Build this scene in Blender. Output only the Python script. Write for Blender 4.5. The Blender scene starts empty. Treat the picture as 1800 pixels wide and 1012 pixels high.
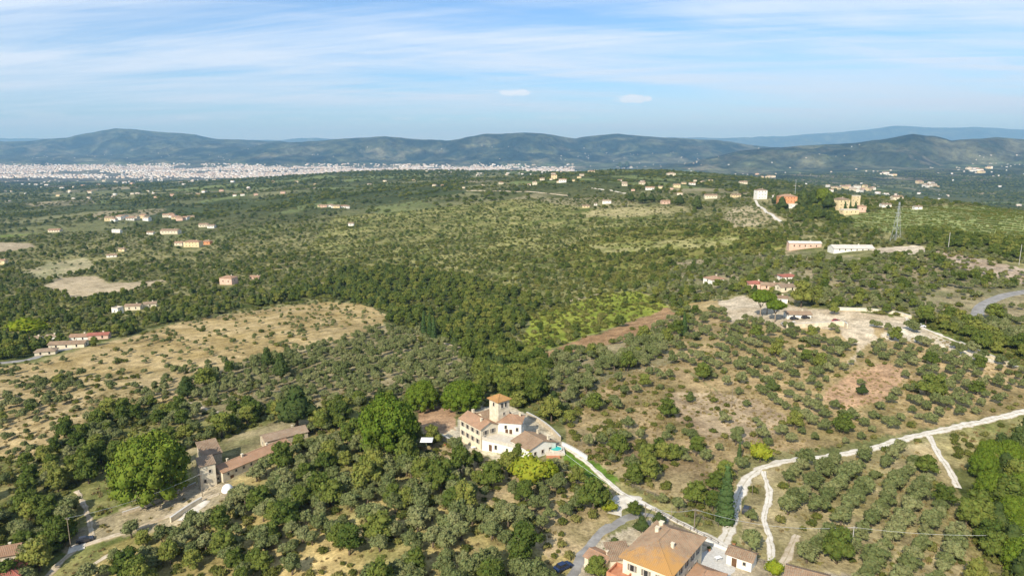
import bpy, math, random
import numpy as np
from mathutils import Vector, Matrix
R = math.radians
random.seed(7); rng = np.random.default_rng(7)
sc = bpy.context.scene
col = sc.collection

# ------------------------------------------------------------------ camera
CZ = 90.0; F = 1216.0; PITCH = R(11.35)
cd = bpy.data.cameras.new('camera'); cam = bpy.data.objects.new('camera', cd); col.objects.link(cam)
cam.location = (0, 0, CZ); cam.rotation_euler = (R(90)-PITCH, 0, 0)
cd.sensor_width = 36; cd.lens = 36*F/1800; cd.clip_start = 1; cd.clip_end = 150000
sc.camera = cam
HAZE_D = 4.3e-5; HAZE_COL = (.31, .63, 1.0, 1)
# ------------------------------------------------------------------ sun and sky
TO_SUN_AZ = R(209); SUN_EL = R(36)
w = bpy.data.worlds.new('World'); sc.world = w; w.use_nodes = True
nt = w.node_tree; N = nt.nodes; L = nt.links
bg = N['Background']; bg.inputs['Strength'].default_value = 0.105
def node(N, t, **kw):
    n = N.new(t)
    for k, v in kw.items():
        if k.startswith('i_'):
            n.inputs[int(k[2:])].default_value = v
        else: setattr(n, k, v)
    return n
sky = node(N, 'ShaderNodeTexSky', sky_type='NISHITA', sun_disc=False, sun_elevation=SUN_EL, sun_rotation=TO_SUN_AZ,
           altitude=300, air_density=1.0, dust_density=0.25, ozone_density=5.0)
tc = node(N, 'ShaderNodeTexCoord')
def M(op, a, b=None, c=None, N=N, L=L, clamp=False):
    n = N.new('ShaderNodeMath'); n.operation = op; n.use_clamp = clamp
    for i, x in enumerate((a, b, c)):
        if x is None: continue
        if isinstance(x, (int, float)): n.inputs[i].default_value = x
        else: L.new(x, n.inputs[i])
    return n.outputs[0]
sep = node(N, 'ShaderNodeSeparateXYZ'); L.new(tc.outputs['Generated'], sep.inputs[0])
SX, SY, SZ = sep.outputs
# cirrus: a sheet high above, looked at along the direction vector
inv = M('DIVIDE', 1.0, M('ADD', M('MAXIMUM', SZ, 0.0), 0.09))
cx = M('MULTIPLY', SX, inv); cy = M('MULTIPLY', SY, inv)
def cnoise(sx, sy, rot, scale, detail, rough, off, dist=0.0):
    ca, sa = math.cos(rot), math.sin(rot)
    a = M('MULTIPLY', M('ADD', M('MULTIPLY', cx, ca), M('MULTIPLY', cy, sa)), sx)
    b = M('MULTIPLY', M('SUBTRACT', M('MULTIPLY', cy, ca), M('MULTIPLY', cx, sa)), sy)
    cb = node(N, 'ShaderNodeCombineXYZ'); L.new(a, cb.inputs[0]); L.new(b, cb.inputs[1]); cb.inputs[2].default_value = off
    n = node(N, 'ShaderNodeTexNoise'); L.new(cb.outputs[0], n.inputs['Vector'])
    n.inputs['Scale'].default_value = scale; n.inputs['Detail'].default_value = detail
    n.inputs['Roughness'].default_value = rough; n.inputs['Distortion'].default_value = dist
    return n.outputs['Fac']
def ramp01(x, lo, hi):
    n = N.new('ShaderNodeMapRange'); n.interpolation_type = 'SMOOTHSTEP'
    L.new(x, n.inputs[0]); n.inputs[1].default_value = lo; n.inputs[2].default_value = hi
    return n.outputs[0]
n1 = cnoise(.28, 1.0, R(8), 1.0, 9, .62, 3.3, .6)
n2 = cnoise(.16, 1.5, R(-16), 1.3, 10, .68, 9.1, 1.2)
n3 = cnoise(.5, .7, R(10), .35, 3, .5, 5.5)
cir = M('ADD', M('MULTIPLY', n1, .55), M('ADD', M('MULTIPLY', n2, .35), M('MULTIPLY', n3, .35)))
veil = ramp01(cir, .51, .75)
lowband = ramp01(cnoise(.05, .5, 0, 1.5, 5, .6, 1.2), .45, .7)
veil = M('MULTIPLY', M('ADD', veil, M('MULTIPLY', lowband, .18)), .92, clamp=True)
# small fair-weather clouds low over the hills, by direction (azimuth, elevation, half sizes in radians)
az = M('ARCTAN2', SX, SY); el = M('ARCSINE', SZ)
puffn = node(N, 'ShaderNodeTexNoise'); L.new(tc.outputs['Generated'], puffn.inputs['Vector'])
puffn.inputs['Scale'].default_value = 70; puffn.inputs['Detail'].default_value = 5; puffn.inputs['Roughness'].default_value = .6
def pdir(px, py):
    a = (px-900)/F; b = (506-py)/F
    x, y, z = a, math.cos(PITCH)+b*math.sin(PITCH), -math.sin(PITCH)+b*math.cos(PITCH)
    return math.atan2(x, y), math.atan2(z, math.hypot(x, y))
puffs = [(906,163,30,6.5,1.6),(1113,174,33,7.5,1.8),(72,201,46,5,.45),(335,207,36,3,.35),(415,208,26,2.5,.35),(520,209,26,2.5,.35),
         (632,210,28,2.5,.4),(707,209,22,3.5,.55),(780,210,28,2.5,.4),(850,209,26,2.5,.4),(985,207,48,3,.45),(1222,205,14,2,.3),(1650,193,52,4,.25)]
tot = None
for px, py, sx, sy, st in puffs:
    a0, e0 = pdir(px, py)
    u = M('DIVIDE', M('SUBTRACT', az, a0), sx/F); v = M('DIVIDE', M('SUBTRACT', el, e0), sy/F)
    d = M('ADD', M('MULTIPLY', u, u), M('MULTIPLY', v, v))
    d = M('ADD', d, M('MULTIPLY', M('SUBTRACT', puffn.outputs['Fac'], .5), 2.2))
    m = M('MULTIPLY', ramp01(d, 1.1, 0.0), st)
    m = M('MINIMUM', m, 1.0)
    tot = m if tot is None else M('MAXIMUM', tot, m)
tint = node(N, 'ShaderNodeMix', data_type='RGBA', blend_type='MULTIPLY'); tint.inputs[0].default_value = 1
L.new(sky.outputs[0], tint.inputs[6]); tint.inputs[7].default_value = (.76, .90, 1.06, 1)
mx = node(N, 'ShaderNodeMix', data_type='RGBA'); L.new(tint.outputs[2], mx.inputs[6]); mx.inputs[7].default_value = (5.9, 6.7, 7.9, 1)
L.new(veil, mx.inputs[0])
mx2 = node(N, 'ShaderNodeMix', data_type='RGBA'); L.new(mx.outputs[2], mx2.inputs[6]); mx2.inputs[7].default_value = (7.6, 8.0, 8.7, 1)
L.new(M('MULTIPLY', tot, .8), mx2.inputs[0]); L.new(mx2.outputs[2], bg.inputs['Color'])
sd = bpy.data.lights.new('sun', 'SUN'); sun = bpy.data.objects.new('sun', sd); col.objects.link(sun)
sd.energy = 4.6; sd.angle = R(.5); sd.color = (1.0, .93, .80)
to_sun = Vector((math.sin(TO_SUN_AZ)*math.cos(SUN_EL), math.cos(TO_SUN_AZ)*math.cos(SUN_EL), math.sin(SUN_EL)))
sun.rotation_euler = to_sun.to_track_quat('Z', 'Y').to_euler(); sun.location = (0, 0, 400)
vs = sc.view_settings; vs.view_transform = 'Standard'; vs.look = 'None'; vs.gamma = 1; vs.use_curve_mapping = False; vs.exposure = 0.47
cy_ = sc.cycles; cy_.max_bounces = 4; cy_.diffuse_bounces = 2; cy_.glossy_bounces = 1; cy_.transmission_bounces = 2
cy_.transparent_max_bounces = 4; cy_.volume_bounces = 0; cy_.use_denoising = True; cy_.caustics_reflective = False; cy_.caustics_refractive = False

# ------------------------------------------------------------------ terrain heights
COLS = [-300,0,225,450,675,900,1125,1350,1575,1800,2100]
ROWS = [(40,[-20,-16,-13,-9,-4,-1,0,1,0,-3,-6]),
(90, [-20,-16,-13,-9,-4,-1,0,1,0,-3,-6]),
(130,[-20,-16,-12,-8,-3,0,0,1,0,-3,-6]),
(170,[-22,-17,-12,-7,-3,0,0,1,1,-1,-3]),
(220,[-24,-19,-14,-9,-5,0,1,2,3,2,0]),
(290,[-26,-22,-18,-14,-11,-8,1,5,7,5,3]),
(380,[-28,-25,-22,-20,-19,-20,-8,9,12,10,6]),
(480,[-36,-34,-30,-28,-26,-24,-14,4,13,14,10]),
(620,[-48,-45,-42,-38,-34,-28,-18,3,17,17,14]),
(800,[-56,-54,-50,-44,-36,-27,-16,14,28,22,18]),
(1050,[-62,-60,-56,-48,-34,-18,-2,14,16,2,-4]),
(1400,[-72,-66,-58,-44,-22,6,16,10,-20,-40,-50]),
(1900,[-90,-80,-66,-44,-18,14,26,4,-60,-85,-95]),
(2500,[-115,-100,-78,-50,-30,-18,30,-10,-95,-120,-130]),
(3200,[-140,-125,-92,-56,-16,-38,0,-60,-125,-140,-150]),
(4200,[-180,-160,-118,-80,-20,-30,-60,-110,-140,-140,-150]),
(5600,[-205,-200,-190,-170,-130,-130,-130,-130,-120,-110,-110]),
(7500,[-210]*6+[-190,-150,-105,-70,-60]),
(11000,[-210,-210,-208,-205,-200,-200,-150,-120,-80,-30,0]),
(14000,[-150,-130,-120,-120,-100,-90,-80,-60,-60,-30,0]),
(20000,[0]*11),(60000,[0]*11)]
_ly = np.log([r[0] for r in ROWS]); _zt = np.array([r[1] for r in ROWS], float)
NU, NV = 241, 420
_ug = np.linspace(-300, 2100, NU); _vg = np.linspace(_ly[0], _ly[-1], NV)
_t = np.array([np.interp(_vg, _ly, _zt[:, j]) for j in range(len(COLS))]).T
_t = np.array([np.interp(_ug, COLS, _t[i]) for i in range(NV)])
def _blur(a, s, ax):
    k = np.exp(-.5*(np.arange(-3*s, 3*s+1)/s)**2); k /= k.sum()
    p = np.pad(a, [(3*s, 3*s) if i == ax else (0, 0) for i in range(2)], mode='edge')
    return np.apply_along_axis(lambda v: np.convolve(v, k, 'valid'), ax, p)
_t = _blur(_blur(_t, 7, 1), 5, 0)
_perm = rng.random((256, 256))
def vnoise(x, y):
    xi = np.floor(x).astype(int); yi = np.floor(y).astype(int); fx = x-xi; fy = y-yi
    fx = fx*fx*(3-2*fx); fy = fy*fy*(3-2*fy)
    g = lambda a, b: _perm[a & 255, b & 255]
    return (g(xi, yi)*(1-fx)+g(xi+1, yi)*fx)*(1-fy)+(g(xi, yi+1)*(1-fx)+g(xi+1, yi+1)*fx)*fy
def fbm(x, y, s, o=4, r=.5):
    x = np.asarray(x, float)/s; y = np.asarray(y, float)/s; a = 1; t = 0; n = 0
    for i in range(o):
        t = t+a*vnoise(x+17.3*i, y+9.1*i); n += a; a *= r; x = x*2.03; y = y*1.97
    return t/n
SKYL = [  # (r0, width in ln r, [(px, py of the crest)...])
 (17000, .16, [(-300,262),(-60,250),(0,248),(60,247),(120,242),(160,234),(205,226),(240,227),(300,232),(345,236),(380,243),(440,247),(520,250),(600,256),(700,262),(2100,275)]),
 (14000, .14, [(-300,280),(400,268),(480,252),(560,248),(620,243),(680,240),(740,245),(790,247),(820,242),(860,235),(910,234),(960,237),(1010,243),(1040,238),(1085,234),(1130,239),(1190,242),(1260,247),(1350,258),(1450,266),(2100,280)]),
 (9300, .13, [(-300,300),(640,300),(1100,300),(1220,285),(1290,268),(1340,261),(1400,256),(1460,252),(1500,250),(1545,245),(1600,237),(1640,241),(1670,249),(1720,244),(1745,240),(1800,243),(1900,238),(2100,246)]),
 (13500, .09, [(-300,290),(640,290),(690,277),(730,266),(775,261),(820,268),(870,285),(2100,290)]),
 (34000, .12, [(-300,248),(0,244),(80,244),(200,250),(400,245),(500,246),(560,243),(700,248),(900,246),(1130,241),(1200,243),(1310,243),(1360,240),(1400,237),(1460,233),(1520,228),(1570,222),(1610,224),(1660,226),(1720,225),(1800,227),(2100,232)]),
]
def colpx(X, Y):
    return 900+F*X/(.98*Y+18)
def H(X, Y, fine=True):
    X = np.asarray(X, float); Y = np.asarray(Y, float); r = np.hypot(X, Y)
    Yc = np.maximum(Y, 40.0)
    px = np.clip(colpx(X, Yc), -300, 2100); lv = np.clip(np.log(Yc), _vg[0], _vg[-1])
    a = (px+300)/10; b = (lv-_vg[0])/(_vg[1]-_vg[0])
    ai = np.clip(a.astype(int), 0, NU-2); bi = np.clip(b.astype(int), 0, NV-2); fa = a-ai; fb = b-bi
    z = (_t[bi, ai]*(1-fa)+_t[bi, ai+1]*fa)*(1-fb)+(_t[bi+1, ai]*(1-fa)+_t[bi+1, ai+1]*fa)*fb
    s = np.clip((Y-230)/700, 0, 1)
    z = z+(fbm(X, Y, 38, 3)-.5)*2.2*np.clip((Y-215)/100, .25, 1)
    z = z+(fbm(X+900, Y, 210, 4)-.5)*20*s
    s2 = np.clip((Y-3500)/3000, 0, 1)*np.clip((16000-Y)/4000, 0, 1)
    z = z+(fbm(X, Y+400, 1300, 5)-.5)*60*np.clip((Y-2600)/3000, 0, 1)*np.where((px > 1000) | (Y > 12000), 1.0, 0.2)
    base = z
    for r0, wd, prof in SKYL:
        pp = np.array(prof, float)
        cr = np.interp(px, pp[:, 0], pp[:, 1]) + (fbm(px*1.0, px*0+r0, 60, 5, .6)-.5)*6
        tz = (506-cr)/F
        dy, dz = math.cos(PITCH)+tz*math.sin(PITCH), -math.sin(PITCH)+tz*math.cos(PITCH)
        zc = CZ+r0*dz/dy
        q = (np.log(np.maximum(Y, 1))-math.log(r0))/wd
        q = q+(fbm(X, Y, r0*.12, 4)-.5)*1.2*np.exp(-q*q*.2)*np.where(abs(q) > .25, 1, abs(q)*4)
        low = -230.0
        ridge = (1-abs(fbm(X, Y, r0*.07, 5, .55)*2-1)*2)
        hgt = np.exp(-np.abs(q)**1.7)
        zz = low+(zc-low)*hgt+ridge*(zc-low)*.42*hgt*(1-hgt)*2
        zz = zz+((fbm(X+r0, Y, 1500, 5, .55)-.5)*150+(fbm(X, Y+r0, 500, 3)-.5)*45)*np.clip(hgt*1.5, 0, 1)*(r0/15000)*np.clip((1-hgt)*2.5, .12, 1)
        z = np.maximum(z, zz)
    return z
def ray(px, py):
    a = (px-900)/F; b = (506-py)/F
    return a, math.cos(PITCH)+b*math.sin(PITCH), -math.sin(PITCH)+b*math.cos(PITCH)
def proj(X, Y, Z):
    dz = Z-CZ; f = Y*math.cos(PITCH)-dz*math.sin(PITCH); u = Y*math.sin(PITCH)+dz*math.cos(PITCH)
    return 900+F*X/f, 506-F*u/f
_ts = np.exp(np.linspace(math.log(70), math.log(30000), 1600))
def G(px, py, up=0.0):
    """the ground point that the photograph shows at this pixel (first hit of the terrain)"""
    a, b, c = ray(px, py); t = _ts/b
    X, Y, Z = a*t, b*t, CZ+c*t
    d = Z-H(X, Y)-up
    i = int(np.argmax(d < 0)) if (d < 0).any() else len(t)-1
    i = max(i, 1); f = d[i-1]/(d[i-1]-d[i]+1e-9)
    t0 = t[i-1]+(t[i]-t[i-1])*min(max(f, 0), 1)
    x, y = a*t0, b*t0
    return Vector((x, y, float(H(x, y))))
def Gxy(px, py, up=0.0):
    p = G(px, py, up); return p.x, p.y
def inpoly(px, py, poly):
    px = np.asarray(px); py = np.asarray(py); ins = np.zeros(px.shape, bool); n = len(poly); j = n-1
    for i in range(n):
        xi, yi = poly[i]; xj, yj = poly[j]
        c = ((yi > py) != (yj > py)) & (px < (xj-xi)*(py-yi)/((yj-yi)+1e-12)+xi)
        ins ^= c; j = i
    return ins

# ------------------------------------------------------------------ object helpers
def tag(o, label=None, cat=None, group=None, kind=None):
    if label: o['label'] = label
    if cat: o['category'] = cat
    if group: o['group'] = group
    if kind: o['kind'] = kind
    return o
def empty(name, loc, rz=0, label=None, cat=None, group=None):
    o = bpy.data.objects.new(name, None); col.objects.link(o); o.location = loc; o.rotation_euler = (0, 0, rz)
    o.empty_display_size = .5
    return tag(o, label, cat, group)
class MB:
    def __init__(s): s.v = []; s.f = []
    def add(s, vs, fs):
        k = len(s.v); s.v += [tuple(v) for v in vs]; s.f += [tuple(i+k for i in f) for f in fs]; return s
    def box(s, x0, x1, y0, y1, z0, z1):
        v = [(x, y, z) for x in (x0, x1) for y in (y0, y1) for z in (z0, z1)]
        return s.add(v, [(0,1,3,2),(4,6,7,5),(0,4,5,1),(2,3,7,6),(0,2,6,4),(1,5,7,3)])
    def tube(s, pts, rads, n=6):
        pts = [Vector(p) for p in pts]; rings = []
        for i, p in enumerate(pts):
            d = (pts[min(i+1, len(pts)-1)]-pts[max(i-1, 0)]).normalized()
            a = d.orthogonal().normalized(); b = d.cross(a)
            rings.append([p+(a*math.cos(2*math.pi*k/n)+b*math.sin(2*math.pi*k/n))*rads[i] for k in range(n)])
        vs = [q for r in rings for q in r]; fs = []
        for i in range(len(pts)-1):
            for k in range(n):
                fs.append((i*n+k, i*n+(k+1) % n, (i+1)*n+(k+1) % n, (i+1)*n+k))
        fs.append(tuple(range(n))[::-1]); fs.append(tuple((len(pts)-1)*n+k for k in range(n)))
        return s.add(vs, fs)
    def mesh(s, name, mat=None, smooth=False):
        m = bpy.data.meshes.new(name); m.from_pydata(s.v, [], s.f)
        if mat: m.materials.append(mat)
        if smooth: m.polygons.foreach_set('use_smooth', [True]*len(m.polygons))
        m.update(); return m
    def build(s, name, mat, parent=None, smooth=False):
        o = bpy.data.objects.new(name, s.mesh(name, mat, smooth)); col.objects.link(o)
        if parent: o.parent = parent
        return o
def link_copy(o, parent=None):
    c = o.copy(); col.objects.link(c); c.parent = parent
    for ch in o.children: link_copy(ch, c)
    return c

# ------------------------------------------------------------------ materials
def mat(name, c1, c2, scale=1.0, rough=.9, bump=0.0, bscale=None, detail=6, spec=.1, randomise=0.0, coord='Object', lo=.35, hi=.65):
    m = bpy.data.materials.new(name); m.use_nodes = True; n = m.node_tree.nodes; l = m.node_tree.links
    p = n['Principled BSDF']; p.inputs['Roughness'].default_value = rough; p.inputs['Specular IOR Level'].default_value = spec
    t = n.new('ShaderNodeTexCoord'); s = n.new('ShaderNodeTexNoise'); l.new(t.outputs[coord], s.inputs['Vector'])
    s.inputs['Scale'].default_value = scale; s.inputs['Detail'].default_value = detail; s.inputs['Roughness'].default_value = .65
    r = n.new('ShaderNodeValToRGB'); l.new(s.outputs['Fac'], r.inputs[0])
    r.color_ramp.elements[0].position = lo; r.color_ramp.elements[1].position = hi
    r.color_ramp.elements[0].color = (*c1, 1); r.color_ramp.elements[1].color = (*c2, 1)
    out = r.outputs[0]
    if randomise:
        oi = n.new('ShaderNodeObjectInfo'); hs = n.new('ShaderNodeHueSaturation')
        mr = n.new('ShaderNodeMapRange'); l.new(oi.outputs['Random'], mr.inputs[0]); mr.inputs[3].default_value = 1-randomise; mr.inputs[4].default_value = 1+randomise
        l.new(mr.outputs[0], hs.inputs['Value']); l.new(out, hs.inputs['Color']); out = hs.outputs[0]
    l.new(out, p.inputs['Base Color'])
    if bump:
        b = n.new('ShaderNodeBump'); b.inputs['Strength'].default_value = bump
        s2 = n.new('ShaderNodeTexNoise'); l.new(t.outputs[coord], s2.inputs['Vector']); s2.inputs['Scale'].default_value = bscale or scale*4
        s2.inputs['Detail'].default_value = 4
        l.new(s2.outputs['Fac'], b.inputs['Height']); l.new(b.outputs[0], p.inputs['Normal'])
    return m
def roofmat(name, c1, c2, c3):
    """tiles: noise patches of lichen and new tiles over a base"""
    m = mat(name, c1, c2, .35, .95, .5, 6, randomise=.12, lo=.38, hi=.62)
    n = m.node_tree.nodes; l = m.node_tree.links; p = n['Principled BSDF']
    src = p.inputs['Base Color'].links[0].from_socket
    t = n.new('ShaderNodeTexCoord'); s = n.new('ShaderNodeTexNoise'); l.new(t.outputs['Object'], s.inputs['Vector'])
    s.inputs['Scale'].default_value = 2.6; s.inputs['Detail'].default_value = 8; s.inputs['Roughness'].default_value = .75
    r = n.new('ShaderNodeMapRange'); l.new(s.outputs['Fac'], r.inputs[0]); r.inputs[1].default_value = .46; r.inputs[2].default_value = .62
    x = n.new('ShaderNodeMix'); x.data_type = 'RGBA'; l.new(r.outputs[0], x.inputs[0]); l.new(src, x.inputs[6]); x.inputs[7].default_value = (*c3, 1)
    l.new(x.outputs[2], p.inputs['Base Color']); return m
MT = {}
MT['cream'] = mat('cream_plaster', (.62,.53,.37), (.74,.66,.50), .5, bump=.1)
MT['white'] = mat('white_plaster', (.70,.66,.56), (.82,.80,.72), .5, bump=.1)
MT['stone'] = mat('rubble_stone', (.34,.27,.18), (.60,.52,.38), 1.6, bump=.6, bscale=3, lo=.3, hi=.7)
MT['paleplaster'] = mat('pale_weathered_plaster', (.50,.42,.29), (.74,.66,.50), .6, bump=.2)
MT['pink'] = mat('pink_plaster', (.55,.36,.26), (.70,.50,.38), .6)
MT['orange'] = mat('orange_plaster', (.58,.24,.11), (.70,.34,.17), .4)
MT['ochre'] = mat('ochre_plaster', (.62,.48,.26), (.74,.62,.38), .4)
MT['roof_orange'] = roofmat('orange_lichen_tiles', (.33,.17,.06), (.46,.25,.085), (.27,.18,.10))
MT['roof_brown'] = roofmat('brown_weathered_tiles', (.21,.135,.085), (.33,.215,.135), (.28,.23,.16))
MT['roof_mixed'] = roofmat('brown_and_orange_lichen_tiles', (.21,.135,.085), (.33,.215,.135), (.28,.23,.16))
_n = MT['roof_mixed'].node_tree.nodes; _l = MT['roof_mixed'].node_tree.links; _p = _n['Principled BSDF']; _src = _p.inputs['Base Color'].links[0].from_socket
tc_ = _n.new('ShaderNodeTexCoord'); _s = _n.new('ShaderNodeTexNoise'); _l.new(tc_.outputs['Object'], _s.inputs['Vector']); _s.inputs['Scale'].default_value = .5; _s.inputs['Detail'].default_value = 9; _s.inputs['Roughness'].default_value = .75
_x = _n.new('ShaderNodeSeparateXYZ'); _l.new(tc_.outputs['Object'], _x.inputs[0])
_r = _n.new('ShaderNodeMapRange'); _l.new(M('ADD', M('MULTIPLY', _x.outputs[1], -.055, N=_n, L=_l), M('ADD', M('MULTIPLY', _x.outputs[0], -.012, N=_n, L=_l), M('MULTIPLY', _s.outputs['Fac'], 1.1, N=_n, L=_l), N=_n, L=_l), N=_n, L=_l), _r.inputs[0]); _r.inputs[1].default_value = .67; _r.inputs[2].default_value = .98
_m = _n.new('ShaderNodeMix'); _m.data_type = 'RGBA'; _l.new(_r.outputs[0], _m.inputs[0]); _l.new(_src, _m.inputs[6]); _m.inputs[7].default_value = (.41,.23,.08,1); _l.new(_m.outputs[2], _p.inputs['Base Color'])
MT['roof_grey'] = roofmat('grey_brown_tiles', (.22,.17,.12), (.33,.26,.19), (.27,.17,.10))
MT['roof_terra'] = roofmat('terracotta_tiles', (.29,.17,.10), (.40,.24,.15), (.28,.20,.14))
MT['roof_red'] = roofmat('red_tiles', (.27,.085,.06), (.37,.13,.09), (.30,.15,.11))
MT['roof_pale'] = roofmat('pale_metal_sheet', (.55,.52,.47), (.70,.67,.60), (.5,.42,.34))
MT['dark'] = mat('dark_window_opening', (.015,.016,.018), (.035,.035,.035), 2, .25, spec=.5)
MT['frame'] = mat('stone_window_surround', (.42,.38,.31), (.55,.50,.42), 3)
MT['shutter'] = mat('grey_shutter_paint', (.17,.15,.12), (.24,.20,.16), 3)
MT['door'] = mat('brown_wood_door', (.10,.055,.03), (.16,.09,.05), 3)
MT['wood'] = mat('grey_pole_wood', (.16,.13,.10), (.26,.22,.17), 2)
MT['concrete'] = mat('pale_concrete', (.42,.40,.36), (.56,.54,.49), 2)
MT['steel'] = mat('galvanised_steel', (.35,.37,.38), (.5,.52,.53), 2, .5, spec=.5)
MT['bark'] = mat('bark', (.09,.065,.045), (.16,.125,.09), 3)
MT['palebark'] = mat('pale_bark', (.22,.17,.12), (.34,.28,.2), 3)
MT['canvas'] = mat('white_canvas', (.78,.77,.74), (.84,.83,.8), 2)
MT['water'] = mat('turquoise_pool_water', (.03,.40,.33), (.05,.50,.42), 1.5, .1, spec=.5)
MT['paving'] = mat('pale_paving', (.46,.41,.33), (.60,.55,.46), 1.2)
MT['terracotta_paving'] = mat('terracotta_paving', (.42,.17,.09), (.52,.25,.14), 1)
MT['tyre'] = mat('tyre_rubber', (.02,.02,.02), (.03,.03,.03), 3)
MT['bluecar'] = mat('dark_blue_car_paint', (.012,.025,.07), (.016,.03,.085), 1, .25, spec=.6)
MT['darkcar'] = mat('dark_grey_car_paint', (.03,.03,.035), (.04,.04,.045), 1, .25, spec=.6)
MT['whitecar'] = mat('white_car_paint', (.75,.75,.75), (.8,.8,.8), 1, .3, spec=.5)
MT['redcar'] = mat('red_car_paint', (.4,.03,.02), (.45,.04,.03), 1, .3, spec=.5)
MT['gravel'] = mat('white_gravel_track', (.46,.41,.32), (.68,.63,.54), .5, bump=.2, coord='Object', lo=.3, hi=.6)
MT['dirt'] = mat('dirt_track', (.36,.28,.18), (.58,.50,.38), .4, bump=.2)
MT['asphalt'] = mat('worn_asphalt', (.20,.19,.175), (.33,.315,.29), .3, bump=.1)
MT['greenawn'] = mat('green_awning_canvas', (.02,.12,.08), (.03,.16,.11), 2)

for _k, _nm in (('gravel', 'white_gravel_track'), ('dirt', 'dirt_track')):
    _m = MT[_k]; _n = _m.node_tree.nodes; _l = _m.node_tree.links; _p = _n['Principled BSDF']; _src = _p.inputs['Base Color'].links[0].from_socket
    _a = _n.new('ShaderNodeAttribute'); _a.attribute_name = 'wear'; tc_ = _n.new('ShaderNodeTexCoord'); _s = _n.new('ShaderNodeTexNoise'); _l.new(tc_.outputs['Object'], _s.inputs['Vector'])
    _s.inputs['Scale'].default_value = .9; _s.inputs['Detail'].default_value = 7; _s.inputs['Roughness'].default_value = .7
    _sp = _n.new('ShaderNodeSeparateColor'); _l.new(_a.outputs['Color'], _sp.inputs[0])
    _r = _n.new('ShaderNodeMapRange'); _l.new(M('ADD', _sp.outputs[0], M('MULTIPLY', _s.outputs['Fac'], 1.0, N=_n, L=_l), N=_n, L=_l), _r.inputs[0]); _r.inputs[1].default_value = .9; _r.inputs[2].default_value = 1.2
    _x = _n.new('ShaderNodeMix'); _x.data_type = 'RGBA'; _l.new(_r.outputs[0], _x.inputs[0]); _l.new(_src, _x.inputs[6]); _x.inputs[7].default_value = (.27,.22,.11,1); _l.new(_x.outputs[2], _p.inputs['Base Color'])
def leafmat(name, c1, c2, c3, transl=.22, tweak=.25):
    m = bpy.data.materials.new(name); m.use_nodes = True; n = m.node_tree.nodes; l = m.node_tree.links
    n.remove(n['Principled BSDF']); out = n['Material Output']
    oi = n.new('ShaderNodeObjectInfo'); r = n.new('ShaderNodeValToRGB'); l.new(oi.outputs['Random'], r.inputs[0])
    e = r.color_ramp.elements; e[0].color = (*c1, 1); e[1].color = (*c3, 1); k = e.new(.55); k.color = (*c2, 1)
    at = n.new('ShaderNodeAttribute'); at.attribute_name = 'tone'
    hs = n.new('ShaderNodeHueSaturation'); l.new(r.outputs[0], hs.inputs['Color'])
    sp = n.new('ShaderNodeSeparateColor'); l.new(at.outputs['Color'], sp.inputs[0])
    l.new(M('ADD', M('MULTIPLY', sp.outputs[0], 2*tweak+.1, N=n, L=l), 1-tweak, N=n, L=l), hs.inputs['Value'])
    l.new(M('ADD', M('MULTIPLY', sp.outputs[1], .05, N=n, L=l), .475, N=n, L=l), hs.inputs['Hue'])
    d = n.new('ShaderNodeBsdfDiffuse'); t = n.new('ShaderNodeBsdfTranslucent'); x = n.new('ShaderNodeMixShader')
    l.new(hs.outputs[0], d.inputs[0]); l.new(hs.outputs[0], t.inputs[0]); x.inputs[0].default_value = transl
    l.new(d.outputs[0], x.inputs[1]); l.new(t.outputs[0], x.inputs[2]); l.new(x.outputs[0], out.inputs[0])
    return m
LM = {
 'olive': leafmat('olive_leaves', (.12,.142,.05), (.165,.185,.07), (.225,.23,.098)),
 'broadleaf': leafmat('broadleaf_leaves', (.070,.098,.021), (.125,.153,.032), (.21,.215,.05)),
 'dark': leafmat('dark_evergreen_leaves', (.052,.074,.022), (.07,.096,.028), (.10,.125,.037)),
 'pine': leafmat('pine_needles', (.098,.142,.018), (.115,.16,.02), (.145,.18,.028), .15, .3),
 'shrub': leafmat('shrub_leaves', (.085,.10,.025), (.145,.155,.035), (.22,.205,.065)),
 'yellow': leafmat('yellow_green_leaves', (.20,.24,.02), (.24,.28,.025), (.27,.29,.03), .3),
 'cypress': leafmat('cypress_leaves', (.05,.085,.026), (.062,.10,.032), (.075,.11,.036), .1),
 'vine': leafmat('vine_leaves', (.10,.14,.025), (.15,.18,.03), (.21,.19,.05), .3),
 'grass': leafmat('dry_grass', (.26,.20,.09), (.30,.24,.11), (.22,.20,.07), .2),
}

# ------------------------------------------------------------------ land cover (areas of the ground, outlined where the photograph shows them)
TAN = ((.33,.245,.105), (.44,.335,.17)); BROWN = ((.27,.165,.085), (.35,.225,.12)); DRY = ((.22,.185,.085), (.40,.31,.17))
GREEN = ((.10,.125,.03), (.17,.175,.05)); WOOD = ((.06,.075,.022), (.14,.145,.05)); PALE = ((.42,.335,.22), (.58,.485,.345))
SOIL = ((.24,.19,.085), (.40,.295,.155)); SCRUB = ((.12,.135,.04), (.25,.225,.09))
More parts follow.
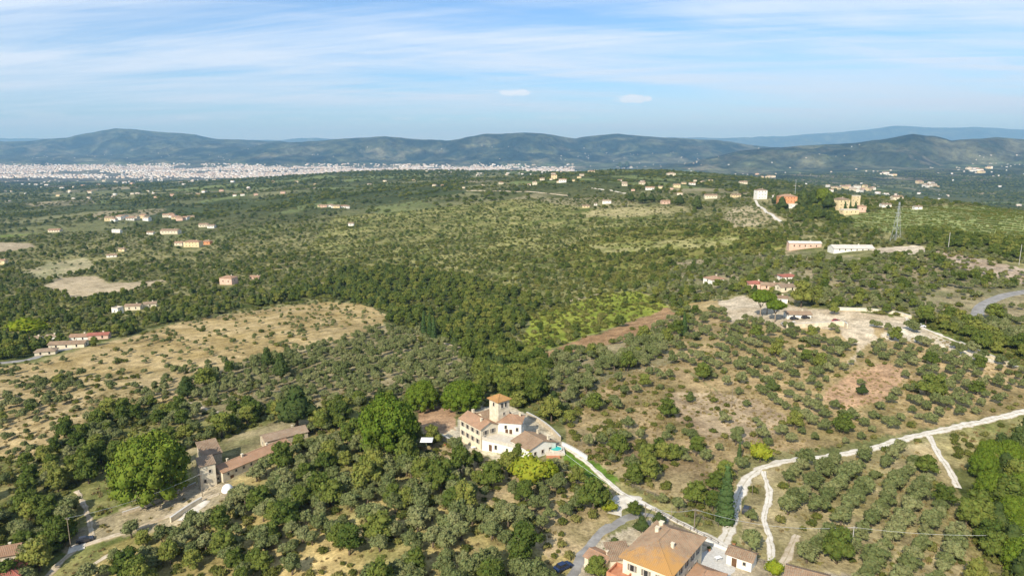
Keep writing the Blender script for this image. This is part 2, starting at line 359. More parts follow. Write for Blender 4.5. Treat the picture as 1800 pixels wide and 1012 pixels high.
# name, polygon, ground colours, {kind: probability}, lattice (angle, along, across) or None, tree size
REG = [
 ('left_olives', [(-200,500),(-200,1200),(440,1200),(620,760),(500,690),(330,690),(0,800)], SCRUB, dict(olive=.30, broadleaf=.36, shrub=.24, dark=.05), None, 1),
 ('left_low', [(-200,800),(0,810),(130,760),(330,710),(470,690),(620,700),(640,760),(540,730),(340,780),(200,800),(0,880),(-200,900)], SCRUB, dict(olive=.34, broadleaf=.22, shrub=.3), None, .85),
 ('mid_left_grove', [(300,705),(322,684),(396,640),(470,625),(560,607),(600,600),(672,572),(760,590),(830,625),(840,690),(760,700),(600,700),(540,720),(400,720),(340,740)], ((.20,.18,.09),(.33,.27,.15)), dict(olive=.80, shrub=.10), (R(62), 4.6, 5.6), .95),
 ('bottom_olives', [(300,880),(400,850),(480,790),(560,740),(760,820),(880,880),(1000,860),(1080,860),(1100,900),(1040,950),(1000,1012),(960,1200),(100,1200),(180,1000)], ((.20,.19,.065),(.38,.30,.13)), dict(olive=.66, broadleaf=.15, shrub=.17), None, 1.0),
 ('bottom_edge_dry', [(180,960),(300,920),(420,890),(560,900),(640,960),(640,1012),(560,1200),(100,1200)], ((.24,.205,.075),(.42,.32,.14)), dict(olive=.42, shrub=.28, broadleaf=.14), None, .9),
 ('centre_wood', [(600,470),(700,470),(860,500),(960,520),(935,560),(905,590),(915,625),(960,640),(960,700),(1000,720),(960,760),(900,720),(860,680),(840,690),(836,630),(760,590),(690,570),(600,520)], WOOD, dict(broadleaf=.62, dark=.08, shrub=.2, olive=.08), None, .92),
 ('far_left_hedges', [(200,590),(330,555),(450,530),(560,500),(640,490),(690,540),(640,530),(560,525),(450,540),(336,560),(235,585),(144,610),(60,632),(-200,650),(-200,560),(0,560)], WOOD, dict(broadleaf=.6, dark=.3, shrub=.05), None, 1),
 ('left_bank', [(-200,520),(0,525),(200,510),(330,520),(450,500),(330,555),(200,590),(0,600),(-200,620)], SCRUB, dict(broadleaf=.30, olive=.40, dark=.03, shrub=.2), None, .85),
 ('dry_hillside', [(-200,650),(0,645),(67,637),(144,614),(235,590),(336,563),(450,545),(560,530),(640,535),(680,552),(672,570),(600,600),(560,607),(470,625),(396,640),(322,684),(302,708),(178,728),(134,748),(94,782),(34,805),(-200,810)], TAN, dict(olive=.30, shrub=.05), None, .62),
 ('dry_hillside_low', [(-200,655),(0,650),(120,660),(260,655),(380,640),(322,684),(290,700),(178,712),(134,735),(60,740),(-200,760)], ((.30,.235,.11),(.43,.33,.17)), dict(olive=.36, shrub=.10, broadleaf=.02), None, .78),
 ('mid_slope', [(600,360),(900,350),(1300,395),(1200,470),(1150,500),(980,540),(880,500),(700,470),(600,470),(540,440)], ((.11,.13,.035),(.27,.25,.10)), dict(olive=.28, broadleaf=.16, shrub=.42), None, .72),
 ('scrub_green', [(1080,400),(1300,395),(1400,420),(1340,460),(1260,480),(1140,500),(1050,500),(960,450)], ((.12,.145,.03),(.24,.22,.07)), dict(shrub=.55, broadleaf=.22), None, .8),
 ('vineyard_scrub', [(917,593),(933,567),(930,553),(983,540),(1050,520),(1120,510),(1147,523),(1177,540),(1117,563),(1050,583),(993,603),(947,618),(920,618)], ((.15,.19,.03),(.26,.28,.05)), dict(vine=.42, shrub=.4, broadleaf=.05), None, .8),
 ('brown_field', [(940,630),(993,604),(1117,565),(1173,540),(1190,552),(1175,572),(1090,602),(1020,622),(965,636)], BROWN, dict(shrub=.008), None, .5),
 ('slope_olives', [(960,640),(1010,620),(1090,600),(1170,570),(1200,560),(1210,600),(1180,640),(1080,660),(1020,700),(960,720)], ((.20,.18,.09),(.34,.28,.16)), dict(olive=.72, shrub=.12, broadleaf=.05), None, .95),
 ('terraced_grove', [(1170,560),(1270,545),(1470,575),(1600,570),(1700,620),(1800,650),(2100,690),(2100,740),(1800,722),(1640,750),(1500,780),(1330,800),(1250,780),(1290,720),(1230,660),(1180,640)], SOIL, dict(olive=.74, shrub=.07, broadleaf=.04), (R(104), 4.5, 7.4), .86),
 ('bare_slope', [(1020,700),(1080,660),(1180,640),(1230,665),(1290,720),(1310,780),(1290,860),(1210,890),(1100,850),(1000,790),(985,740)], SOIL, dict(olive=.22, shrub=.16, broadleaf=.03), None, .8),
 ('bare_slope_scrub', [(1000,760),(1060,740),(1120,750),(1150,800),(1240,800),(1280,850),(1215,890),(1100,850),(1030,810)], ((.25,.185,.10),(.36,.29,.15)), dict(broadleaf=.13, olive=.20, shrub=.32), None, .78),
 ('bare_patch', [(1500,650),(1560,640),(1600,655),(1560,700),(1490,720),(1440,700)], ((.33,.21,.12),(.42,.28,.17)), dict(olive=.10), None, .8),
 ('bare_patch_low', [(1170,690),(1240,690),(1330,700),(1400,740),(1330,780),(1250,770),(1190,740)], ((.34,.25,.15),(.44,.34,.21)), dict(olive=.14, shrub=.10), None, .75),
 ('hill_olives', [(1180,460),(1400,440),(1540,455),(1660,450),(1720,470),(1830,510),(2100,520),(2100,690),(1800,640),(1680,590),(1600,565),(1480,545),(1400,530),(1300,510),(1180,530)], ((.17,.165,.08),(.33,.27,.16)), dict(olive=.60, broadleaf=.12, shrub=.2), None, .9),
 ('hedge_green', [(1420,528),(1500,540),(1580,545),(1640,565),(1700,590),(1800,620),(2100,660),(2100,690),(1800,648),(1690,610),(1600,570),(1480,548)], GREEN, dict(shrub=.45, broadleaf=.4), None, .9),
 ('pink_clear', [(1640,440),(1700,450),(1790,470),(2100,490),(2100,520),(1800,500),(1700,475),(1640,455)], ((.36,.27,.18),(.46,.37,.27)), dict(olive=.25, shrub=.2), None, .8),
 ('lower_orchard', [(1330,822),(1420,808),(1500,798),(1640,775),(1670,820),(1700,860),(1740,960),(1700,1200),(1300,1200),(1330,1000),(1300,950),(1310,880)], ((.26,.225,.10),(.44,.36,.20)), dict(olive=.90, shrub=.05), (R(48), 4.2, 5.6), 1.05),
 ('orchard_edge', [(1600,790),(1650,780),(1700,860),(1760,960),(1800,1012),(1900,1200),(1700,1200),(1690,960),(1640,860)], ((.23,.205,.08),(.38,.30,.16)), dict(shrub=.40, broadleaf=.22), None, .9),
 ('track_verge', [(1640,775),(1720,745),(1830,720),(2100,685),(2100,745),(1830,782),(1760,798),(1700,818),(1668,834)], ((.17,.18,.055),(.33,.28,.13)), dict(shrub=.45, olive=.05), None, .7),
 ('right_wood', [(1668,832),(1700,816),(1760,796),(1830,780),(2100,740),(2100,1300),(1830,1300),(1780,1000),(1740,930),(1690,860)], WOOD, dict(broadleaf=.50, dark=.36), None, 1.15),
 ('villa_garden_front', [(740,790),(800,770),(860,810),(960,810),(1000,830),(1080,860),(1060,960),(960,980),(900,900),(840,880),(760,830)], ((.26,.21,.10),(.42,.32,.18)), dict(olive=.35, broadleaf=.15, shrub=.32), None, .9),
 ('lawn', [(992,795),(1012,792),(1050,815),(1085,848),(1070,858),(1020,835),(995,812)], ((.09,.155,.02),(.12,.19,.03)), {}, None, 1),
 ('pine_shade_yard', [(730,720),(770,712),(800,722),(803,765),(775,765),(745,765)], ((.34,.21,.12),(.42,.28,.17)), {}, None, 1),
 ('villa_yard', [(762,768),(800,750),(803,765),(845,785),(900,808),(950,800),(930,815),(895,822),(850,800),(800,788)], ((.42,.36,.24),(.54,.47,.33)), {}, None, 1),
 ('villa_footprint', [(800,765),(845,785),(948,803),(1000,790),(960,745),(900,715),(850,715),(805,740)], ((.4,.35,.25),(.5,.44,.33)), {}, None, 1),
 ('verge', [(1085,868),(1090,850),(1180,900),(1250,930),(1290,935),(1275,960),(1180,912)], ((.20,.20,.06),(.36,.31,.14)), dict(shrub=.14), None, .5),
 ('house_plot', [(1035,960),(1080,935),(1150,905),(1260,955),(1360,990),(1500,1012),(1500,1300),(960,1300),(1000,1012)], ((.36,.30,.20),(.5,.43,.32)), {}, None, .6),
 ('farm_yard', [(215,890),(290,880),(345,850),(400,850),(400,875),(370,900),(280,935),(200,940),(140,965),(110,975),(140,930)], ((.30,.25,.15),(.46,.38,.26)), dict(shrub=.12), None, .6),
 ('farm_footprint', [(330,790),(400,770),(470,745),(545,735),(545,770),(500,790),(440,820),(400,850),(345,850)], ((.17,.16,.07),(.30,.25,.14)), {}, None, 1),
 ('hill_forecourt', [(1262,530),(1300,520),(1400,540),(1500,545),(1600,562),(1598,578),(1500,572),(1470,578),(1380,576),(1310,560),(1290,575)], PALE, {}, None, 1),
 ('hill_path', [(1470,572),(1530,575),(1545,595),(1520,610),(1500,640),(1490,640),(1510,605),(1480,590)], PALE, {}, None, 1),
 ('hill_bare_tan', [(1205,535),(1262,528),(1270,548),(1220,552)], TAN, {}, None, 1),
 ('hill_pale_band', [(1600,568),(1660,595),(1720,620),(1770,640),(1700,632),(1640,605),(1560,600),(1545,590)], ((.46,.38,.26),(.62,.55,.42)), dict(olive=.25), None, .9),
 ('riding_court', [(1530,441),(1560,434),(1610,431),(1642,441),(1600,449),(1545,449)], ((.46,.38,.27),(.54,.46,.34)), {}, None, 1),
 ('vineyard_right', [(1480,382),(1560,368),(1680,362),(1830,366),(2100,372),(2100,430),(1800,432),(1700,418),(1600,412),(1500,402)], ((.19,.225,.075),(.27,.29,.115)), dict(vine=.9), (R(117), 3.2, 13), 1.15),
 ('vineyard_hedge', [(1590,405),(1680,408),(1720,418),(1860,428),(2100,440),(2100,462),(1800,455),(1720,440),(1600,425)], WOOD, dict(broadleaf=.9), None, 1),
 ('castle_grove', [(1390,350),(1430,335),(1470,345),(1470,385),(1500,392),(1470,398),(1400,372)], WOOD, dict(dark=.5, broadleaf=.4), None, 1.2),
 ('left_field_a', [(76,503),(105,488),(170,485),(190,497),(270,494),(300,490),(240,510),(180,520),(120,525)], ((.36,.29,.18),(.42,.34,.22)), {}, None, 1),
 ('left_field_b', [(-100,423),(55,428),(62,434),(0,444),(-100,448)], ((.34,.28,.18),(.40,.33,.22)), {}, None, 1),
 ('left_field_c', [(40,478),(90,462),(150,452),(170,470),(120,485),(75,495)], ((.26,.25,.13),(.36,.31,.18)), dict(olive=.2), (R(50),5,12), .8),
 ('green_field', [(-100,410),(0,407),(60,400),(150,387),(165,385),(160,400),(80,410),(0,418),(-100,420)], ((.13,.17,.045),(.17,.2,.06)), {}, None, 1),
 ('grass_slope_tan', [(1030,430),(1140,425),(1300,415),(1300,430),(1180,440),(1060,445)], ((.19,.2,.06),(.33,.3,.13)), dict(shrub=.25), None, .8),
 ('ridge_tan', [(1020,372),(1100,365),(1200,362),(1210,372),(1130,380),(1030,382)], ((.26,.24,.10),(.36,.31,.16)), dict(shrub=.2), None, .8),
 ('ridge_terraces', [(1270,380),(1290,365),(1330,360),(1380,385),(1350,395),(1290,400)], ((.28,.24,.12),(.42,.35,.22)), dict(olive=.4), (R(100),5,9), .8),
]
def region(px, py, Y):
    r = np.full(px.shape, -1, int)
    for i, g in enumerate(REG):
        m = inpoly(px, py, g[1]) & (Y < 1300)
        r[m] = i
    return r

# ------------------------------------------------------------------ ground sheet, out to the far mountains
def sheet(name, r0, r1, nr, na, amax=56):
    rr = np.exp(np.linspace(math.log(r0), math.log(r1), nr)); aa = np.radians(np.linspace(-amax, amax, na))
    Rg, Ag = np.meshgrid(rr, aa, indexing='ij'); X = Rg*np.sin(Ag); Y = Rg*np.cos(Ag); Z = H(X, Y)
    return X, Y, Z
def mixc(a, b, t): return a+(b-a)*t[..., None]
def ground_color(X, Y, Z):
    px, py = proj(X, Y, Z); jit = 5.0
    jx = (fbm(X, Y, 9, 2)-.5)*2*np.clip(1500/np.maximum(Y, 50), 1, 10)
    jy = (fbm(X+50, Y+80, 9, 2)-.5)*1.4*np.clip(1500/np.maximum(Y, 50), 1, 8)
    reg = region(px+jx, py+jy, Y)
    n = np.clip((fbm(X, Y, 14, 5, .62)-.5)*3.2+.5, 0, 1)
    nn = np.clip((fbm(X+300, Y+77, 60, 4, .6)-.5)*3+.5, 0, 1)
    C = mixc(np.array([.13,.14,.05]), np.array([.28,.25,.115]), n)
    # patchwork beyond
    cs = np.where(Y < 2500, 150.0, 330.0)
    wx = X+(fbm(X, Y, 200, 3)-.5)*160; wy = Y+(fbm(X+99, Y, 200, 3)-.5)*220
    ci = np.floor(wx/cs*1.0+wy/cs*.35).astype(int); cj = np.floor(wy/(cs*1.7)-wx/cs*.2).astype(int)
    hsh = _perm[ci & 255, (cj*7+3) & 255]
    pal = np.array([[.07,.09,.04],[.085,.10,.045],[.11,.125,.055],[.14,.15,.07],[.18,.18,.09],[.09,.10,.045],[.27,.235,.145],[.15,.18,.07],[.12,.13,.06],[.07,.085,.035]])
    P = pal[(hsh*10).astype(int) % 10]
    P = mixc(P, np.array([.055,.07,.03]), np.clip((fbm(X, Y, 130, 4, .6)-.48)*5, 0, 1))
    t = np.clip((Y-900)/600, 0, 1)
    C = mixc(C, P, t)
    # mountains: forest with lighter clearings
    mt = np.clip((Y-7200)/1500, 0, 1)*np.clip((Z+170)/60, 0, 1)
    clr = .65*np.clip((fbm(X, Y, 480, 5, .65)-.54)*7, 0, 1)*np.clip((500-Z)/500, .15, 1)
    mc = mixc(mixc(np.array([.020,.032,.020])+np.zeros(X.shape+(3,)), np.array([.10,.11,.055]), np.clip((fbm(X+700, Y*1.3, 330, 5, .7)-.44)*4.5, 0, 1)), np.array([.22,.20,.12]), clr)
    C = mixc(C, mc, mt)
    ur = np.clip((Y-6200)/600, 0, 1)*np.clip((-165-Z)/20, 0, 1)*(px < 1010)
    C = mixc(C, np.array([.20,.19,.155]), ur*.7)
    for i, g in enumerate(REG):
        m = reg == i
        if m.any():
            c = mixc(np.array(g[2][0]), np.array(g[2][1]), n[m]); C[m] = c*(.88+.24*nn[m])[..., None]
    return C
def grid_mesh(name, X, Y, Z, C, material):
    nr, na = X.shape; v = np.stack([X, Y, Z], -1).reshape(-1, 3)
    i = np.arange(nr*na).reshape(nr, na)
    f = np.stack([i[:-1, :-1], i[:-1, 1:], i[1:, 1:], i[1:, :-1]], -1).reshape(-1, 4)[:, ::-1]
    m = bpy.data.meshes.new(name); m.vertices.add(len(v)); m.vertices.foreach_set('co', v.astype(np.float32).ravel())
    m.loops.add(f.size); m.loops.foreach_set('vertex_index', f.astype(np.int32).ravel())
    m.polygons.add(len(f)); m.polygons.foreach_set('loop_start', np.arange(0, f.size, 4, dtype=np.int32))
    m.polygons.foreach_set('loop_total', np.full(len(f), 4, np.int32)) if hasattr(m.polygons[0], 'loop_total') and False else None
    m.update(calc_edges=True); m.polygons.foreach_set('use_smooth', np.ones(len(f), bool))
    a = m.color_attributes.new('cover', 'FLOAT_COLOR', 'POINT')
    a.data.foreach_set('color', np.concatenate([C.reshape(-1, 3), np.ones((len(v), 1))], 1).astype(np.float32).ravel())
    m.materials.append(material)
    o = bpy.data.objects.new(name, m); col.objects.link(o); return o
def groundmat(name, s1, s2, bump, bdist):
    m = bpy.data.materials.new(name); m.use_nodes = True; n = m.node_tree.nodes; l = m.node_tree.links
    p = n['Principled BSDF']; p.inputs['Roughness'].default_value = 1; p.inputs['Specular IOR Level'].default_value = 0
    at = n.new('ShaderNodeAttribute'); at.attribute_name = 'cover'; t = n.new('ShaderNodeTexCoord')
    cur = at.outputs['Color']
    for s, amt, seed in ((s1, .5 if s1 > .01 else .75, 0), (s2, .45 if s1 > .01 else .7, 5)):
        q = n.new('ShaderNodeTexNoise'); l.new(t.outputs['Object'], q.inputs['Vector']); q.inputs['Scale'].default_value = s
        q.inputs['Detail'].default_value = 8; q.inputs['Roughness'].default_value = .7
        mr = n.new('ShaderNodeMapRange'); l.new(q.outputs['Fac'], mr.inputs[0]); mr.inputs[1].default_value = .3; mr.inputs[2].default_value = .7
        mr.inputs[3].default_value = 1-amt; mr.inputs[4].default_value = 1+amt
        hs = n.new('ShaderNodeHueSaturation'); l.new(mr.outputs[0], hs.inputs['Value']); l.new(cur, hs.inputs['Color']); cur = hs.outputs[0]
        b = n.new('ShaderNodeBump'); b.inputs['Strength'].default_value = bump; b.inputs['Distance'].default_value = bdist
        if s == s2: l.new(q.outputs['Fac'], b.inputs['Height']); l.new(b.outputs[0], p.inputs['Normal'])
    l.new(cur, p.inputs['Base Color']); return m
GM = groundmat('dry_ground', .16, 1.1, .6, .6); FM = groundmat('far_forest_and_fields', .0018, .009, 1.0, 90)
rr1 = 5200
X, Y, Z = sheet('ground', 55, rr1, 540, 660); C = ground_color(X, Y, Z)
tag(grid_mesh('ground', X, Y, Z, C, GM), kind='structure')
X, Y, Z = sheet('mountains', rr1, 62000, 330, 660); C = ground_color(X, Y, Z)
tag(grid_mesh('mountains', X, Y, Z, C, FM), kind='structure')
# a plain skirt under and behind the camera keeps the sheet going
b = MB(); n = 24
ring = [(55*math.sin(R(-56+112*i/n)), 55*math.cos(R(-56+112*i/n))) for i in range(n+1)]
b.v = [(x, y, float(H(x, y))) for x, y in ring]+[(-600, 300, -30), (-600, -400, -30), (600, -400, -12), (600, 300, -12)]
b.f = [tuple(range(n+1))+(n+4-1+1-1, n+3, n+2, n+1)]
b.f = [tuple(range(n+1))+(n+4, n+3, n+2, n+1)]
b.build('near_ground', mat('near_dry_ground', (.2,.18,.09), (.32,.26,.14), .05), None)
tag(bpy.data.objects['near_ground'], kind='structure')


# ------------------------------------------------------------------ the air between here and the mountains
hb = MB().box(-64000, 64000, -900, 66000, -330, 1750)
hm = bpy.data.materials.new('pale_haze'); hm.use_nodes = True; n = hm.node_tree.nodes; n.remove(n['Principled BSDF'])
pv = n.new('ShaderNodeVolumePrincipled'); pv.inputs['Color'].default_value = HAZE_COL
pv.inputs['Density'].default_value = HAZE_D; pv.inputs['Anisotropy'].default_value = 0.0; pv.inputs['Absorption Color'].default_value = (.3, .3, .3, 1)
hm.node_tree.links.new(pv.outputs[0], n['Material Output'].inputs['Volume'])
tag(hb.build('haze', hm), kind='stuff')

# ------------------------------------------------------------------ tracks and roads draped on the ground
def spline(P, step):
    P = [Vector(p) for p in P]; P = [P[0]*2-P[1]]+P+[P[-1]*2-P[-2]]; out = []
    for i in range(1, len(P)-2):
        n = max(2, int((P[i+1]-P[i]).length/step))
        for k in range(n):
            t = k/n; a, b, c, d = P[i-1], P[i], P[i+1], P[i+2]
            out.append(.5*((2*b)+(c-a)*t+(2*a-5*b+4*c-d)*t*t+(3*b-a-3*c+d)*t**3))
    out.append(P[-2]); return out
def road(name, pts, width, material, lift=.16, rag=.35, step=1.1, kind='structure', label=None):
    W = [Vector(Gxy(*p)) for p in pts]; c = spline(W, step); b = MB(); K = 7
    for i, p in enumerate(c):
        t = (c[min(i+1, len(c)-1)]-c[max(i-1, 0)]).normalized(); nrm = Vector((-t.y, t.x))
        wl = width*(.5+rag*(float(fbm(p.x, p.y, 2.6, 3))-.5)*2); wr = width*(.5+rag*(float(fbm(p.x+90, p.y+40, 2.6, 3))-.5)*2)
        for k in range(K):
            s = -1+2*k/(K-1); q = p+nrm*(s*(wl if s < 0 else wr))
            b.v.append((q.x, q.y, float(H(q.x, q.y))+lift*(1 if abs(s) < .99 else -.6)))
    for i in range(len(c)-1):
        for k in range(K-1):
            a = i*K+k; b.f.append((a, a+K, a+K+1, a+1))
    o = b.build(name, material, None, True); tag(o, kind=kind)
    prof = [1.0, .42, .0, .60, .05, .4, 1.0] if width < 4.5 else [.8, .1, 0, .1, 0, .1, .8]
    a = o.data.color_attributes.new('wear', 'FLOAT_COLOR', 'POINT'); a.data.foreach_set('color', np.tile(np.array([[q, q, q, 1] for q in prof], np.float32), (len(c), 1)).ravel()); return o
road('gravel_track', [(1268,962),(1284,925),(1296,880),(1312,845),(1345,820),(1400,808),(1460,801),(1520,791),(1590,771),(1650,757),(1720,742),(1830,717)], 3.6, MT['gravel'], rag=.35)
road('gravel_lane', [(1300,985),(1262,952),(1230,935),(1180,911),(1130,885),(1092,865),(1060,838),(1030,812),(992,785)], 2.2, MT['gravel'], lift=.2, rag=.4)
road('gravel_turnout', [(1078,905),(1095,880),(1125,884)], 5.0, MT['gravel'], lift=.26, rag=.4)
road('asphalt_drive', [(985,1040),(1008,1008),(1024,975),(1056,935),(1095,913),(1140,905),(1175,915)], 3.0, MT['asphalt'], lift=.12)
road('courtyard', [(1235,1020),(1262,985),(1290,965)], 9.5, MT['concrete'], lift=.14, rag=.1)
road('field_path', [(1342,828),(1352,870),(1344,915),(1356,965),(1350,1000)], 1.9, MT['gravel'], rag=.5)
road('field_path', [(1400,940),(1380,985),(1360,1012)], 2.2, MT['dirt'], rag=.5)
road('wood_lane', [(1633,765),(1648,795),(1668,825),(1686,858)], 2.3, MT['gravel'], rag=.3)
road('farm_lane', [(60,1040),(110,985),(150,958),(230,932),(300,905),(352,880),(385,868)], 2.7, MT['dirt'], rag=.25)
road('farm_lane', [(150,958),(120,968)], 5.0, MT['gravel'], lift=.2, rag=.3)
road('field_path', [(150,1005),(190,975),(225,968)], 2.4, MT['dirt'], rag=.5)
road('field_path', [(163,947),(158,920),(150,892),(136,862)], 1.7, MT['dirt'], rag=.5)
road('village_road', [(-60,645),(0,638),(50,632),(78,622),(110,615),(150,606)], 5, MT['asphalt'], lift=.25)
road('field_path', [(312,704),(345,712),(370,722),(395,726)], 2.2, MT['dirt'], lift=.2, rag=.4)
road('field_path', [(168,782),(195,778),(235,780)], 2.4, MT['dirt'], lift=.2, rag=.4)
road('farm_yard', [(322,915),(345,893),(362,880)], 5.0, MT['gravel'], rag=.3, lift=.2)
road('hill_road', [(1590,556),(1610,572),(1660,592),(1700,608),(1740,625),(1790,645)], 2.8, MT['gravel'], lift=.25, rag=.5)
road('asphalt_road', [(1880,497),(1800,513),(1750,525),(1724,540),(1716,560)], 6.5, MT['asphalt'], lift=.3, rag=.05)
road('ridge_lane', [(1328,352),(1340,366),(1358,378),(1376,391)], 4.5, MT['gravel'], lift=.5, step=4)
road('ridge_road', [(820,336),(900,337),(960,340),(1000,344)], 5, MT['dirt'], lift=.8, step=8)
road('ridge_road', [(1040,331),(1075,335),(1105,341)], 6, MT['gravel'], lift=.8, step=8)
road('valley_track', [(725,578),(765,600),(800,608),(838,622)], 2.6, MT['dirt'], lift=.3, rag=.4, step=3)
road('valley_track', [(990,532),(1040,520),(1060,512)], 2.6, MT['dirt'], lift=.3, rag=.4, step=3)

# ------------------------------------------------------------------ buildings
def onz(px, py, z):
    a, b, c = ray(px, py); t = (z-CZ)/c; return a*t, b*t
class Frame:
    """a block's own frame inside its building: offset and yaw, baked into the vertices"""
    def __init__(s, ox, oy, yaw, oz=0): s.m = Matrix.Translation((ox, oy, oz)) @ Matrix.Rotation(yaw, 4, 'Z')
    def put(s, mb): mb.v = [tuple(s.m @ Vector(v)) for v in mb.v]; return mb
_meshc = {}
def winmesh(w, h, m='dark'):
    k = ('win', round(w, 2), round(h, 2), m)
    if k not in _meshc: _meshc[k] = MB().box(-w/2, w/2, -.03, .05, -h/2, h/2).mesh('pane', MT[m])
    return _meshc[k]
def framemesh(w, h, t=.13):
    k = ('fr', round(w, 2), round(h, 2))
    if k not in _meshc:
        b = MB(); b.box(-w/2-t, w/2+t, -.1, .05, h/2, h/2+t); b.box(-w/2-t*1.3, w/2+t*1.3, -.16, .05, -h/2-t, -h/2)
        b.box(-w/2-t, -w/2, -.1, .05, -h/2, h/2); b.box(w/2, w/2+t, -.1, .05, -h/2, h/2)
        _meshc[k] = b.mesh('window', MT['frame'])
    return _meshc[k]
def shutmesh(w, h):
    k = ('sh', round(w, 2), round(h, 2))
    if k not in _meshc:
        b = MB().box(-w*.24, w*.24, -.07, .0, -h/2, h/2)
        _meshc[k] = b.mesh('shutter', MT['shutter'])
    return _meshc[k]
def obj(name, mesh, parent, mtx=None):
    o = bpy.data.objects.new(name, mesh); col.objects.link(o); o.parent = parent
    if mtx is not None: o.matrix_local = mtx
    return o
def slab(b, poly, t=.16):
    n = len(poly); b.add([Vector(p) for p in poly]+[Vector(p)-Vector((0, 0, t)) for p in poly],
        [tuple(range(n)), tuple(range(2*n-1, n-1, -1))]+[(i, n+i, n+(i+1) % n, (i+1) % n) for i in range(n)])
def tilerows(b, poly, sp=.42, hgt=.085):
    """ridges of cover tiles running down one roof slope"""
    P = [Vector(p) for p in poly]; nrm = Vector((0, 0, 0))
    for i in range(1, len(P)-1): nrm += (P[i]-P[0]).cross(P[i+1]-P[0])
    nrm.normalize()
    if nrm.z < 0: nrm = -nrm
    down = Vector((nrm.x, nrm.y, 0)); 
    if down.length < 1e-4: return
    down = (down - nrm*down.dot(nrm)).normalized(); side = nrm.cross(down)
    s = [(p-P[0]).dot(side) for p in P]; t = [(p-P[0]).dot(down) for p in P]; n = len(P)
    x = min(s)+sp/2
    while x < max(s):
        ts = []
        for i in range(n):
            j = (i+1) % n
            if (s[i]-x)*(s[j]-x) < 0: ts.append(t[i]+(t[j]-t[i])*(x-s[i])/(s[j]-s[i]))
        if len(ts) >= 2 and max(ts)-min(ts) > .3:
            a, c = min(ts)+.05, max(ts)+.04
            q = lambda xx, tt, hh: P[0]+side*xx+down*tt+nrm*hh
            w2 = sp*.3
            b.add([q(x-w2, a, .005), q(x, a, hgt), q(x+w2, a, .005), q(x-w2, c, .005), q(x, c, hgt), q(x+w2, c, .005)],
                  [(0, 3, 4, 1), (1, 4, 5, 2), (0, 1, 2), (3, 5, 4)])
        x += sp
FACES = {0: (0, -1), 1: (1, 0), 2: (0, 1), 3: (-1, 0)}
